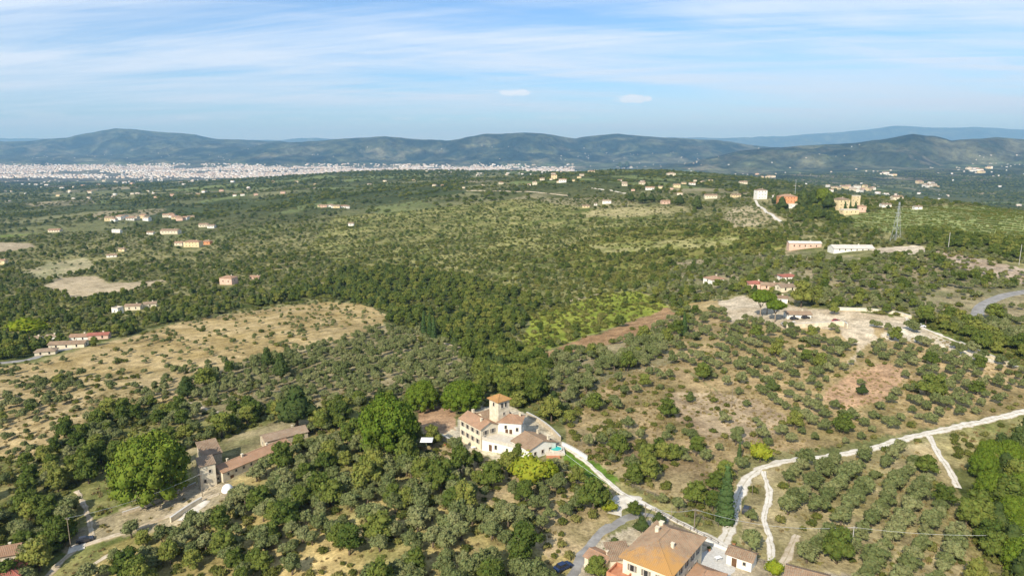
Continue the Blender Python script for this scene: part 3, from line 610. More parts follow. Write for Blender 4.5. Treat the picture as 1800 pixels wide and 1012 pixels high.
def block(root, ox, oy, yaw, w, d, h, roof='gable', rh=1.5, wall='cream', rm='roof_brown', over=.35, wins=(), doors=(), chim=(), tiles=False,
          detail=True, base=-3.0, wlabel=None, rlabel=None, cornice=False):
    fr = Frame(ox, oy, yaw); X_, Y_ = w/2, d/2
    b = MB(); 
    c = [(-X_, -Y_), (X_, -Y_), (X_, Y_), (-X_, Y_)]
    if roof == 'gable':
        b.add([(x, y, base) for x, y in c]+[(x, y, h) for x, y in c]+[(-X_, 0, h+rh), (X_, 0, h+rh)],
              [(0,1,5,4), (1,2,6,9,5), (2,3,7,6), (3,0,4,8,7), (4,5,9,8), (6,7,8,9), (3,2,1,0)])
    elif roof == 'shed':
        b.add([(x, y, base) for x, y in c]+[(-X_, -Y_, h), (X_, -Y_, h), (X_, Y_, h+rh), (-X_, Y_, h+rh)],
              [(0,1,5,4), (1,2,6,5), (2,3,7,6), (3,0,4,7), (4,5,6,7), (3,2,1,0)])
    else: b.box(-X_, X_, -Y_, Y_, base, h)
    wo = fr.put(b).build('wall', MT[wall], root)
    if wlabel: wo['label'] = wlabel
    ox_, oy_ = X_+over, Y_+over; up = .2; polys = []
    if roof == 'gable':
        k = rh/Y_; e = h-over*k+up
        polys = [[(-ox_, -oy_, e), (ox_, -oy_, e), (ox_, 0, h+rh+up), (-ox_, 0, h+rh+up)], [(ox_, oy_, e), (-ox_, oy_, e), (-ox_, 0, h+rh+up), (ox_, 0, h+rh+up)]]
    elif roof == 'hip':
        r = max(w-d, .0)/2; e = h+up-over*.2; t = h+rh+up
        if r < .05: r = .02
        polys = [[(-ox_, -oy_, e), (ox_, -oy_, e), (r, 0, t), (-r, 0, t)], [(ox_, oy_, e), (-ox_, oy_, e), (-r, 0, t), (r, 0, t)],
                 [(ox_, -oy_, e), (ox_, oy_, e), (r, 0, t)], [(-ox_, oy_, e), (-ox_, -oy_, e), (-r, 0, t)]]
        if d > w:
            r = (d-w)/2
            polys = [[(ox_, -oy_, e), (ox_, oy_, e), (0, r, t), (0, -r, t)], [(-ox_, oy_, e), (-ox_, -oy_, e), (0, -r, t), (0, r, t)],
                 [(-ox_, -oy_, e), (ox_, -oy_, e), (0, -r, t)], [(ox_, oy_, e), (-ox_, oy_, e), (0, r, t)]]
    elif roof == 'shed':
        k = rh/d; polys = [[(-ox_, -oy_, h-over*k+up), (ox_, -oy_, h-over*k+up), (ox_, oy_, h+rh+over*k+up), (-ox_, oy_, h+rh+over*k+up)]]
    b = MB()
    if polys:
        for p in polys: slab(b, p)
        ro = fr.put(b).build('roof', MT[rm], root)
        if rlabel: ro['label'] = rlabel
        if tiles:
            tb = MB(); 
            for p in polys: tilerows(tb, p)
            if roof in ('gable', 'hip'):     # ridge caps
                rr_ = [(-ox_ if roof == 'gable' else -max(w-d, .1)/2, 0), (ox_ if roof == 'gable' else max(w-d, .1)/2, 0)]
                if d > w and roof == 'hip': rr_ = [(0, -(d-w)/2), (0, (d-w)/2)]
                tb.tube([(rr_[0][0], rr_[0][1], h+rh+up+.02), (rr_[1][0], rr_[1][1], h+rh+up+.02)], [.14, .14], 5)
                if roof == 'hip':
                    for sx in (-1, 1):
                        for sy in (-1, 1):
                            tgt = (sx*max(w-d, .1)/2, 0) if w >= d else (0, sy*(d-w)/2)
                            tb.tube([(sx*ox_, sy*oy_, h+up-over*.2+.03), (tgt[0], tgt[1], h+rh+up+.03)], [.13, .13], 5)
            to = fr.put(tb).build('roof_tiles', MT[rm], ro); to['kind'] = 'stuff'
    else:
        b.box(-X_, X_, -Y_, Y_, h+.004, h+.06)
        for (x0, x1, y0, y1) in ((-X_-.02, X_+.02, -Y_-.02, -Y_+.25), (-X_-.02, X_+.02, Y_-.25, Y_+.02), (-X_-.02, -X_+.25, -Y_+.251, Y_-.251), (X_-.25, X_+.02, -Y_+.251, Y_-.251)):
            b.box(x0, x1, y0, y1, h-.3, h+.75)
        fr.put(b).build('roof_terrace', MT[rm], root)
    def onface(f, t, z, out=0.0):
        nx, ny = FACES[f]
        if nx == 0: p = (t*(-ny), ny*(Y_+out), z); a = 0 if ny < 0 else math.pi
        else: p = (nx*(X_+out), t*nx, z); a = math.pi/2 if nx > 0 else -math.pi/2
        return fr.m @ Matrix.Translation(p) @ Matrix.Rotation(a, 4, 'Z')
    for win in wins:
        f, t, z, ww, wh = win[:5]; sh = len(win) > 5 and win[5]
        m_ = onface(f, t, z)
        if detail:
            o = obj('window', framemesh(ww, wh), root, m_); obj('pane', winmesh(ww, wh), o)
            if sh:
                for sg in (-1, 1): obj('shutter', shutmesh(ww, wh), o, Matrix.Translation((sg*(ww*.74+.16), 0, 0)))
        else: obj('window', winmesh(ww, wh), root, m_)
    for f, t, ww, wh in doors:
        obj('door', winmesh(ww, wh, 'door'), root, onface(f, t, wh/2))
    for x, y, cz, s in chim:
        b = MB().box(x-s/2, x+s/2, y-s/2, y+s/2, cz-1.6, cz); b.box(x-s/2-.08, x+s/2+.08, y-s/2-.08, y+s/2+.08, cz+.003, cz+.12)
        fr.put(b).build('chimney', MT['paleplaster'], root)
def wrow(f, n, span, z, ww=.9, wh=1.4, sh=False, off=0): 
    return [(f, off-span/2+span*(i+.5)/n, z, ww, wh, sh) for i in range(n)]

# the walled villa with its tower
vz = float(H(-4, 200)); V0 = Vector((-9.6, 200.2, vz))
villa = empty('villa', V0, 0, 'large cream villa with a square tower and brown tiled roofs among the groves', 'villa')
def vb(wx, wy, yaw, *a, **k): block(villa, wx-V0.x, wy-V0.y, R(yaw), *a, **k)
vb(-10.6, 206.7, -52, 11.5, 6.6, 6.3, 'gable', 1.5, 'cream', 'roof_terra', tiles=True, over=.4,
   wins=wrow(0, 4, 11, 4.9, .85, 1.3, True)+wrow(0, 4, 11, 2.0, .85, 1.4, True)+wrow(1, 2, 5.4, 4.8, .8, 1.3, True)+[(1, 1.2, 1.9, .9, 1.6, True)],
   chim=[(-4.2, .8, 8.7, .7), (3, -1.0, 8.4, .6)])
vb(-6.4, 212.6, 38, 9.4, 7.2, 6.4, 'gable', 1.5, 'cream', 'roof_brown', tiles=True, wins=wrow(0, 2, 7, 4.6), chim=[(2, 0, 8.9, .6)])
vb(-4.0, 207.3, -50, 4.5, 4.5, 13.6, 'hip', 1.4, 'paleplaster', 'roof_orange', over=.55, tiles=True,
   wins=[(1, -.75, 12.2, .75, 1.5), (1, .75, 12.2, .75, 1.5), (0, 0, 12.3, .7, 1.2), (1, 0, 9.3, .6, .9)])
vb(-.3, 206.6, -9, 7.4, 6.2, 7.0, 'hip', 1.5, 'white', 'roof_terra', tiles=True,
   wins=[(0, -1.2, 5.6, .7, 1.1), (0, 2.4, 5.0, .7, 1.1), (1, .6, 5.2, .7, 1.0)], doors=[(0, -.9, .9, 4.9), (0, .4, .9, 4.9)], chim=[(2.6, 1.5, 8.9, .6)])
vb(-1.9, 199.2, -31, 13.2, 6.4, 3.3, 'flat', 0, 'white', 'paving', wins=[(0, -1.6, 1.7, .8, 1.3), (0, 4.6, 1.8, .7, 1.1), (0, 2.4, 1.8, .6, .9)], doors=[(0, -3.6, 1.1, 2.1)])
vb(6.6, 196.6, -54, 8.6, 10.2, 3.9, 'gable', 1.7, 'white', 'roof_brown', tiles=True, wins=wrow(1, 3, 8.5, 2.3, .8, 1.1)+[(0, -2, 2.4, .7, 1.0), (3, 0, 2.2, .7, 1.0)], chim=[(-2.6, 3.6, 5.9, .6), (3, 3.2, 6.0, .6)])
# awning and potted tree on the terrace
ax, ay = onz(864, 737, vz+6.3)
awn = empty('awning', (ax, ay, vz+3.37), R(-30), 'dark green awning in the corner of the villa terrace below the tower', 'awning')
aw = MB(); slab(aw, [(-2, -1.3, 2.7), (2, -1.3, 2.7), (2, 1.3, 3.5), (-2, 1.3, 3.5)], .05); aw.build('canopy', MT['greenawn'], awn)
for x, y, z in ((-1.9, -1.2, 2.65), (-1.9, 1.2, 3.4), (1.9, -1.2, 2.65), (1.9, 1.2, 3.4)): MB().tube([(x, y, 0), (x, y, z)], [.05, .05], 5).build('post', MT['steel'], awn)
def stonewall(name, pts, h, t, m, label, cat='wall', sub=True):
    """a wall along ground points (px), stepping with the ground; coping as its own part"""
    W = [Vector(Gxy(*p)) for p in pts]; z0 = float(H(W[0].x, W[0].y)); root = empty(name, (W[0].x, W[0].y, z0), 0, label, cat)
    c = spline(W, 1.5) if len(W) > 2 else [W[0].lerp(W[1], i/12) for i in range(13)]
    b = MB(); cp = MB()
    for mb, a0, a1, tt in ((b, -1.2, h, t), (cp, h+.004, h+.12, t*1.3)):
        for i, p in enumerate(c):
            d = (c[min(i+1, len(c)-1)]-c[max(i-1, 0)]).normalized(); n_ = Vector((-d.y, d.x))*tt/2; z = float(H(p.x, p.y))-z0
            if mb is b: z_a, z_b = z+a0, z+a1
            else: z_a, z_b = z+a0, z+a1
            for q, zz in ((p-n_, z_a), (p+n_, z_a), (p+n_, z_b), (p-n_, z_b)): mb.v.append((q.x-W[0].x, q.y-W[0].y, zz))
        for i in range(len(c)-1):
            for k in range(4): mb.f.append((i*4+k, i*4+(k+1) % 4, (i+1)*4+(k+1) % 4, (i+1)*4+k))
        e = (len(c)-1)*4; mb.f.append((3, 2, 1, 0)); mb.f.append((e, e+1, e+2, e+3))
    b.build('masonry', MT[m], root); cp.build('coping', MT['concrete'], root); return root
stonewall('terrace_wall', [(764,768),(785,776),(805,790),(822,804)], 1.6, .45, 'stone', 'pale stone retaining wall along the front of the villa yard')
stonewall('boundary_wall', [(926,731),(948,743),(968,758),(985,775)], 1.5, .4, 'stone', 'tall plastered boundary wall behind the villa outbuilding roof')
stonewall('boundary_wall', [(988,783),(1008,793),(1032,808)], 1.2, .35, 'white', 'low white wall beside the bright green lawn right of the villa')
# villa yard things
px_, py_ = onz(750, 770, vz+2.6)
um = empty('parasol', (px_, py_, float(H(px_, py_))), 0, 'large square white parasol at the left end of the villa yard', 'parasol')
hh = vz+2.6-um.location.z
b = MB().add([(-1.9,-1.9,hh-.5),(1.9,-1.9,hh-.5),(1.9,1.9,hh-.5),(-1.9,1.9,hh-.5),(0,0,hh+.25)], [(0,1,4),(1,2,4),(2,3,4),(3,0,4),(3,2,1,0)]); b.build('canopy', MT['canvas'], um)
MB().tube([(0,0,0),(0,0,hh)], [.05,.05]).build('pole', MT['steel'], um); MB().box(-.4,.4,-.4,.4,-.1,.12).build('foot', MT['concrete'], um)
pp = Vector(onz(977, 788, vz+2.2))
po = empty('swimming_pool', (pp.x, pp.y, vz), 0, 'small round turquoise pool on the terrace at the right end of the villa', 'pool')
def disc(r, z0, z1, n=28, hole=None):
    b = MB(); A = [2*math.pi*i/n for i in range(n)]
    if hole is None:
        b.v = [(r*math.cos(a), r*math.sin(a), z) for z in (z0, z1) for a in A]
        b.f = [tuple(range(n))[::-1], tuple(range(n, 2*n))]+[(i, (i+1) % n, n+(i+1) % n, n+i) for i in range(n)]
    else:
        b.v = [(q*math.cos(a), q*math.sin(a), z) for q, z in ((r, z0), (r, z1), (hole, z1), (hole, z0)) for a in A]
        b.f = [(k*n+i, k*n+(i+1) % n, ((k+1) % 4)*n+(i+1) % n, ((k+1) % 4)*n+i) for k in range(4) for i in range(n)]
    return b
disc(1.75, -1, 2.2).build('water', MT['water'], po); disc(2.05, -1, 2.35, hole=1.76).build('rim', MT['paving'], po)
MB().box(-3.0, 2.6, -2.4, 2.6, -2, 1.9).build('deck', MT['paving'], po); MB().box(-3.0, 1.2, -4.4, -2.41, -2, 1.1).build('step', MT['terracotta_paving'], po)

# the old farm on the left
fx, fy = onz(352, 836, -8); fz = float(H(fx, fy)); F0 = Vector((fx, fy, fz))
farm = empty('farmhouse', F0, 0, 'old stone farmhouse with square tower and long low wing beside the big pine', 'farmhouse')
def fb(px, py, h, yaw, w, d, hh, *a, **k):
    wx, wy = onz(px, py, fz+h); block(farm, wx-fx, wy-fy, R(yaw), w, d, hh, *a, **k)
fb(361, 808, 8.4, 35, 4.4, 4.8, 7.6, 'shed', .9, 'paleplaster', 'roof_grey', over=.25, tiles=True, wins=[(0, .6, 5.6, .7, 1.0), (0, -1, 2.8, .7, 1.0), (1, .3, 4.6, .7, 1.1), (3, 0, 5, .6, .9)])
fb(367, 784, 6.6, 35, 5.6, 9.0, 5.4, 'shed', 1.4, 'stone', 'roof_brown', tiles=True, wins=[(1, 1, 3.4, .7, 1.0)])
fb(444, 796, 5.0, 55, 25, 5.8, 4.1, 'gable', 1.3, 'paleplaster', 'roof_terra', tiles=True, wins=wrow(0, 9, 24, 3.1, .65, .75), doors=[(0, -9.5, 1.2, 2.2), (0, 2.2, 1.2, 2.2)], chim=[(-4, -.4, 6.3, .6), (-8.5, .6, 6.2, .5), (5.5, .4, 6.3, .6)])
fb(499, 757, 5.2, 36, 14.5, 6.2, 4.2, 'gable', 1.2, 'stone', 'roof_grey', tiles=True, wins=wrow(0, 3, 12, 2.6, .7, .9)+[(3, 0, 2.6, .7, 1.0)], chim=[(3, .5, 6.3, .5)])
fb(388, 826, 3.4, 50, 6.4, 3.2, 3.2, 'shed', .6, 'paleplaster', 'roof_grey', wins=[(0, -1.8, 1.9, .7, .9), (0, 1.6, 1.9, .7, .9)])
g = G(400, 862); tb = MB(); n_ = 14
for j in range(6):
    a = j*math.pi/2/5.0*.999
    for i in range(n_): tb.v.append((1.7*math.cos(a)*math.cos(2*math.pi*i/n_), 1.7*math.cos(a)*math.sin(2*math.pi*i/n_), 2.1*math.sin(a)))
for j in range(5):
    for i in range(n_): tb.f.append((j*n_+i, j*n_+(i+1) % n_, (j+1)*n_+(i+1) % n_, (j+1)*n_+i))
tag(tb.build('dome_tent', MT['canvas'], None, True), 'small white dome tent in front of the old farmhouse', 'tent').location = g+Vector((0, 0, .0))
stonewall('yard_wall', [(215,905),(265,888),(310,868),(345,852)], .9, .35, 'stone', 'long low stone wall between the big pine and the farm lane')
stonewall('yard_wall', [(300,918),(330,897),(355,882)], 1.5, .5, 'paleplaster', 'ruined pale wall beside the farm yard below the farmhouse tower')

# the big house at the bottom, seen from above
hz = float(H(32, 134)); Hc = Vector((32.4, 133.9, hz))
bh = empty('country_house', Hc, 0, 'big cream country house with an orange and brown hipped tile roof at the bottom edge', 'house')
def hb_(wx, wy, yaw, *a, **k): block(bh, wx-Hc.x, wy-Hc.y, R(yaw), *a, **k)
hb_(32.4, 133.9, 53, 16.6, 10.6, 6.7, 'hip', 2.7, 'cream', 'roof_mixed', over=.7, tiles=True,
    wins=wrow(0, 5, 15, 5.0, .9, 1.4, True)+wrow(0, 4, 13, 2.1, .9, 1.4, True)+wrow(3, 3, 9.4, 4.9, .9, 1.4, True)+wrow(3, 3, 9.4, 2, .9, 1.4, True),
    doors=[(0, -6.4, 1.2, 2.3)], chim=[(2.2, 2.6, 9.4, .8), (5.6, 3.2, 8.9, .9), (-1.5, -2.6, 9.3, .6)])
hb_(40.0, 129.0, 53, 7.5, 6.0, 2.6, 'hip', 1.3, 'cream', 'roof_terra', over=.4, tiles=True, wins=[(0, 0, 1.5, .8, 1.1), (1, 0, 1.5, .8, 1.1)])
hb_(23.2, 137.2, 8, 4.5, 5.0, 3.2, 'shed', .9, 'cream', 'roof_brown', tiles=True, wins=[(3, 0, 1.8, .7, 1)])
hb_(19.2, 137.2, -42, 5.0, 4.2, 2.4, 'gable', .7, 'cream', 'roof_terra', tiles=True, chim=[(1.5, .8, 4.0, .4)])
hb_(22.8, 130.2, 53, 4.4, 4.4, 2.9, 'flat', 0, 'cream', 'terracotta_paving')
sh = empty('garden_shed', (50.4, 137.2, float(H(50.4, 137.2))), 0, 'small shed with a mottled brown roof on the right side of the gravel courtyard', 'shed')
block(sh, 0, 0, R(-36), 5.4, 3.8, 2.5, 'gable', .8, 'white', 'roof_brown', tiles=True, doors=[(0, -1, 1.1, 2)], wins=[(0, 1.2, 1.5, .6, .7)])
sh = empty('roadside_shed', (61.5, 129.5, float(H(61.5, 129.5))), 0, 'low shed with a dark brown roof cut by the bottom edge right of the courtyard', 'shed')
block(sh, 0, 0, R(-28), 8, 4.2, 2.4, 'gable', .8, 'paleplaster', 'roof_brown', tiles=True, doors=[(0, -2, 1.2, 2)])
stonewall('courtyard_wall', [(1240,950),(1262,962),(1290,972)], .8, .3, 'white', 'low white wall with a dark edge between the white track and the courtyard')
x_, y_ = onz(6, 1003, -10); z_ = float(H(x_, y_)); x_, y_ = onz(6, 1000, z_+5)
ch = empty('corner_house', (x_, y_, z_), 0, 'house with a dark red hipped roof in the bottom left corner', 'house')
block(ch, 0, 0, R(20), 8.6, 8.2, 4.6, 'hip', 1.7, 'paleplaster', 'roof_red', tiles=True, wins=wrow(0, 3, 7, 3.1)+wrow(1, 2, 6, 3.1), chim=[(-1.5, 1, 6.6, .5)])
x_, y_ = onz(-8, 962, z_+5)
ch = empty('corner_house', (x_, y_, float(H(x_, y_))), 0, 'house with a pale orange gabled roof cut by the left edge', 'house')
block(ch, 0, 0, R(22), 11, 5.5, 4.4, 'gable', 1.2, 'paleplaster', 'roof_terra', tiles=True, wins=wrow(0, 3, 9, 3), chim=[(3, .5, 6.1, .5)])

# smaller and farther houses: pixel of the foot of the front wall, width and wall height in pixels, yaw, depth ratio
def farhouse(name, px, py, wpx, hpx, yaw, dr, roof, wall, rm, label, cat='house', group=None, nw=None, rhp=.28, parts=True):
    g = G(px, py); sl = (g-Vector((0, 0, CZ))).length; w_ = wpx*sl/F; h_ = max(hpx*sl/F*1.02, 2.2); d_ = max(w_*dr, 3.5)
    off = Vector((0, d_*.35, 0)); base = Vector((g.x, g.y+d_*.35, 0)); base.z = min(float(H(base.x, base.y)), g.z)
    r = empty(name, base, 0, label, cat, group)
    rh = d_*rhp*.6 if roof != 'flat' else 0
    nw = nw if nw is not None else max(1, int(w_/5)); ws = []
    fl = max(1, int(h_/3.6))
    ww = max(.9, sl*1.0/F)
    for k in range(fl):
        z = (k+.55)*h_/fl
        ws += wrow(0, nw, w_*.86, z, ww, min(1.5, h_/fl*.5))
    ws += wrow(1 if math.sin(yaw*math.pi/180) < 0 or px < 900 else 3, 1, d_*.5, h_*.6, ww, min(1.5, h_/fl*.5))
    block(r, 0, 0, R(yaw), w_, d_, h_, roof, rh, wall, rm, over=.5, wins=ws if parts else (), detail=False, base=-5, chim=[(w_*.2, d_*.1, h_+rh+.7, .8)] if parts and roof != 'flat' else ())
    return r
FH = [
 ('hill_house',1258,497,27,7,20,.9,'hip','white','roof_terra','small house with a bright orange hipped roof at the left edge of the hill hamlet'),
 ('hill_house',1330,508,24,10,-10,.8,'hip','pink','roof_red','house with a red hipped roof and pinkish walls, second from the left on the hill'),
 ('hill_house',1356,508,30,7,-14,.6,'gable','pink','roof_brown','long house with a brown roof between the two red roofs on the hill'),
 ('hill_house',1384,512,28,8,8,.7,'gable','cream','roof_grey','house with a grey brown roof and a pale wall behind the hill pines'),
 ('hill_house',1387,491,26,5,6,.7,'hip','white','roof_red','small house with a vivid red roof, highest of the hill hamlet'),
 ('hill_cottage',1372,534,22,10,-8,.7,'gable','white','roof_brown','bright white cottage with two small windows right behind the hill pine'),
 ('hill_annex',1404,559,38,7,-4,.5,'gable','white','roof_brown','long low white building at the left end of the hill forecourt'),
 ('ridge_villa',1338,350,17,14,5,.8,'hip','white','roof_grey','white villa with a raised central turret on the ridge'),
 ('ridge_villa',1385,362,28,15,-8,.7,'hip','orange','roof_terra','bright orange villa on the ridge beside the dark trees'),
 ('ridge_annex',1394,366,14,6,-8,.7,'flat','white','paving','white terrace building at the foot of the orange villa'),
 ('ridge_tower_house',1360,354,4,10,0,1,'hip','white','roof_grey','slim white tower between the white and orange ridge villas'),
 ('castle_villa',1480,369,20,16,12,.9,'hip','ochre','roof_grey','ochre villa with cypresses along its front on the right of the ridge'),
 ('castle_tower',1505,364,9,17,12,1,'flat','ochre','paving','square ochre tower rising beside the ochre ridge villa'),
 ('castle_annex',1494,377,26,7,8,.5,'flat','ochre','paving','low ochre terrace building in front of the ridge villa'),
 ('castle_annex',1515,373,12,9,-4,.8,'hip','pink','roof_terra','pinkish wing at the right end of the ochre ridge villa'),
 ('pink_stable',1415,437,50,9,-6,.3,'gable','pink','roof_pale','long pink building with a row of windows below the ridge'),
 ('pale_barn',1500,441,62,4.5,-3,.4,'gable','white','roof_pale','long barn with a whitish roof beside the sandy riding court'),
 ('vineyard_house',1558,364,14,4,0,.7,'gable','white','roof_grey','small white house at the top edge of the vineyard'),
 ('vineyard_house',1578,352,15,5,0,.7,'gable','cream','roof_brown','cream house behind the round trees above the vineyard'),
 ('vineyard_house',1614,368,11,4,0,.7,'gable','white','roof_grey','white cottage at the far side of the vineyard, rightmost of three'),
 ('pink_villa',400,500,22,11,-12,.8,'hip','pink','roof_terra','pink villa standing alone on the slope left of centre'),
 ('low_annex',448,490,16,3,-8,.6,'gable','pink','roof_terra','low orange roofed annex right of the pink villa'),
 ('white_house',205,552,12,9,-16,.9,'flat','white','paving','white cube house at the left end of the three valley houses'),
 ('valley_house',233,545,22,7,10,.6,'gable','cream','roof_brown','cream house with a brown roof, middle of the three valley houses'),
 ('valley_house',262,540,18,6,22,.7,'gable','cream','roof_grey','cream house with a grey roof, right one of the three valley houses'),
 ('hamlet_house',139,598,26,6,8,.6,'gable','white','roof_terra','house with an orange tiled roof in the hamlet at the left edge'),
 ('hamlet_house',172,596,28,7,12,.5,'gable','pink','roof_red','house with a dull red roof at the right end of the left hamlet'),
 ('hamlet_house',117,612,48,7,10,.35,'gable','cream','roof_brown','long cream house with a brown roof along the hamlet road'),
 ('hamlet_house',78,624,26,6,18,.6,'hip','paleplaster','roof_grey','grey roofed stone house at the front of the left hamlet'),
 ('hamlet_house',62,600,14,4,0,.8,'gable','white','roof_grey','small white house under the bright green trees of the left hamlet'),
 ('hamlet_house',90,597,14,4,5,.8,'gable','white','roof_grey','small white outbuilding left of the orange roof in the hamlet'),
 ('plain_villa',338,434,26,8,-6,.5,'hip','ochre','roof_terra','yellow villa with an orange roof among dark trees'),
 ('plain_villa',362,430,14,5,0,.8,'hip','orange','roof_terra','orange house right of the yellow villa'),
 ('plain_house',314,432,12,5,4,.8,'gable','cream','roof_terra','small cream house left of the yellow villa'),
 ('plain_house',298,411,27,5,0,.5,'gable','cream','roof_brown','wide cream farmhouse behind the yellow villa'),
 ('plain_house',205,409,16,4,-18,.3,'gable','white','roof_pale','long white shed beyond the striped fields'),
 ('plain_house',357,399,14,4,10,.7,'gable','cream','roof_brown','cream house above the wide farmhouse'),
 ('plain_house',371,401,11,4,0,.8,'gable','white','roof_grey','white house right of the cream one above the wide farmhouse'),
 ('plain_house',264,412,10,3,0,.8,'gable','white','roof_brown','small white house left of the wide farmhouse'),
 ('plain_house',196,452,14,3,12,.6,'gable','white','roof_brown','white house in the dark trees above the tan field'),
 ('plain_house',214,442,9,4,0,.8,'gable','ochre','roof_brown','small yellow house above the white one near the tan field'),
 ('plain_house',3,464,10,5,0,.8,'gable','ochre','roof_terra','yellow house cut by the left edge'),
 ('plain_house',95,408,16,3,6,.6,'gable','cream','roof_terra','cream house at the edge of the long green field'),
 ('lone_house',617,397,9,4,0,.8,'gable','white','roof_grey','lone white house on the green slope left of centre'),
 ('slope_house',1067,358,15,5,-8,.6,'gable','white','roof_grey','white house with a grey roof in front of the dark grove on the central ridge'),
 ('slope_house',1170,359,14,5,8,.7,'gable','pink','roof_terra','pinkish house between two dark groves on the central ridge'),
 ('slope_house',1030,365,12,3,0,.7,'gable','ochre','roof_brown','tan house on the dry slope of the central ridge'),
 ('slope_house',1047,361,5,3,0,.9,'gable','white','roof_grey','tiny white cottage left of the grey roofed house'),
 ('slope_house',1180,309,14,4,0,.7,'hip','cream','roof_grey','cream house on top of the far central ridge'),
 ('slope_house',1143,334,15,4,-4,.6,'gable','white','roof_terra','white house in the middle of the ridge village'),
 ('slope_house',1190,330,11,5,0,.7,'gable','ochre','roof_brown','ochre house right of the white ridge village house'),
 ('slope_house',1129,325,10,4,6,.7,'gable','cream','roof_terra','cream house at the top of the ridge village'),
 ('slope_house',1098,327,9,4,0,.7,'gable','cream','roof_brown','cream house at the left end of the ridge village'),
 ('slope_house',1217,325,10,3,0,.7,'gable','white','roof_terra','white house above the right end of the ridge village'),
 ('slope_house',1107,296,8,3,0,.8,'gable','white','roof_grey','small white house under the hilltop wood on the skyline'),
 ('slope_house',989,321,13,5,-5,.6,'gable','white','roof_terra','white house at the right of the hamlet on the left end of the ridge'),
 ('slope_house',974,315,10,7,0,.8,'hip','ochre','roof_terra','tall ochre house in the hamlet on the left end of the ridge'),
 ('slope_house',940,325,8,5,0,.8,'hip','cream','roof_brown','cream house left of the tall ochre one'),
 ('slope_house',930,327,6,3,0,.9,'gable','white','roof_terra','smallest white house at the lower left end of the ridge'),
 ('slope_house',953,317,8,3,0,.8,'gable','cream','roof_brown','cream cottage above the cream house of the ridge hamlet'),
 ('slope_house',1250,349,20,5,-5,.6,'gable','cream','roof_brown','wide cream house in the saddle left of the white ridge villa'),
 ('slope_house',1294,347,15,4,5,.6,'gable','ochre','roof_brown','ochre house just left of the white ridge villa'),
 ('slope_house',1307,323,12,3,0,.7,'gable','cream','roof_brown','cream house in the valley behind the ridge villas'),
]
for f in FH:
    r_h = farhouse(*f)
    if f[10].startswith('white villa with a raised'): block(r_h, 0, 1, R(5), 4.6, 4.6, 12.2, 'hip', .9, 'white', 'roof_grey', over=.4, detail=False, base=6, wins=wrow(0, 2, 3.6, 11.2, .8, 1.0))
stonewall('terrace_wall', [(1382,578),(1430,575),(1478,572),(1489,577)], 2.2, .5, 'paleplaster', 'pale retaining wall under the hill forecourt')
stonewall('terrace_wall', [(1470,545),(1520,547),(1570,552),(1602,560)], 1.6, .5, 'paleplaster', 'long pale wall along the back of the hill forecourt')
stonewall('terrace_wall', [(1688,605),(1720,620),(1750,632),(1775,642)], 1.2, .5, 'paleplaster', 'pale broken wall along the lane descending on the right')
rs = random.Random(5)
ORL = ['leftmost']+[w_+' from the left,' for w_ in 'second third fourth fifth sixth seventh eighth ninth tenth eleventh twelfth thirteenth fourteenth fifteenth sixteenth'.split()]
clusters = [  # centre x range, y range, count, width px, label, group
 ((186,262),(384,390),9,(8,13),(3,5),'small cream house in the strung out village beyond the striped fields','village houses beyond the striped fields'),
 ((286,336),(380,388),7,(9,13),(3,5),'small cream house in the right half of the village on the plain','village houses right of the road on the plain'),
 ((560,612),(360,369),7,(8,13),(2,4),'low pale house in the white hamlet on the left ridge end','houses of the white hamlet'),
 ((1452,1536),(329,339),16,(5,10),(3,5),'small white house in the bright valley town behind the castle','houses of the bright valley town'),
 ((1612,1650),(320,333),8,(6,10),(2,4),'small white house in the cluster on the far right plain','houses of the right plain cluster'),
 ((1330,1365),(308,313),5,(5,8),(2,3),'tiny white house in the hamlet left of the valley town','houses of the little valley hamlet'),
 ((1545,1580),(305,310),4,(6,9),(2,3),'tiny pinkish house in the middle of the right plain','houses in the middle of the right plain'),
 ((1700,1745),(296,306),7,(6,9),(2,3),'tiny white house on the low hill at the far right','houses on the far right hill'),
 ((60,240),(318,345),12,(4,7),(2,3),'tiny pale house scattered in the dark woods before the city','houses in the woods before the city'),
 ((240,560),(318,352),14,(4,8),(2,3),'tiny pale house scattered on the green plain left of centre','houses on the green plain'),
 ((640,900),(318,334),8,(4,8),(2,3),'tiny pale house on the wooded slope below the skyline','houses below the skyline'),
 ((960,1050),(300,322),9,(4,8),(2,3),'tiny pale house near the crest of the central ridge','houses near the central crest'),
 ((1080,1260),(318,345),12,(5,9),(2,4),'small pale house scattered over the back of the central ridge','houses scattered behind the central ridge'),
]
for (xa, xb), (ya, yb), n_, (wa, wb), (ha, hb2), lab, grp in clusters:
    for i in range(n_):
        x = xa+(xb-xa)*(i+.5+rs.uniform(-.4, .4))/n_; y = rs.uniform(ya, yb)
        farhouse('village_house', x, y, rs.uniform(wa, wb)*1.0, rs.uniform(ha, hb2), rs.uniform(-25, 25), rs.uniform(.5, .9), rs.choice(['gable', 'gable', 'hip']),
                 rs.choice(['cream', 'white', 'white', 'ochre', 'pink']), rs.choice(['roof_terra', 'roof_brown', 'roof_grey', 'roof_terra']), ORL[i]+' '+lab.replace('small ', '').replace('tiny ', ''), 'house', grp, parts=(wb > 9))

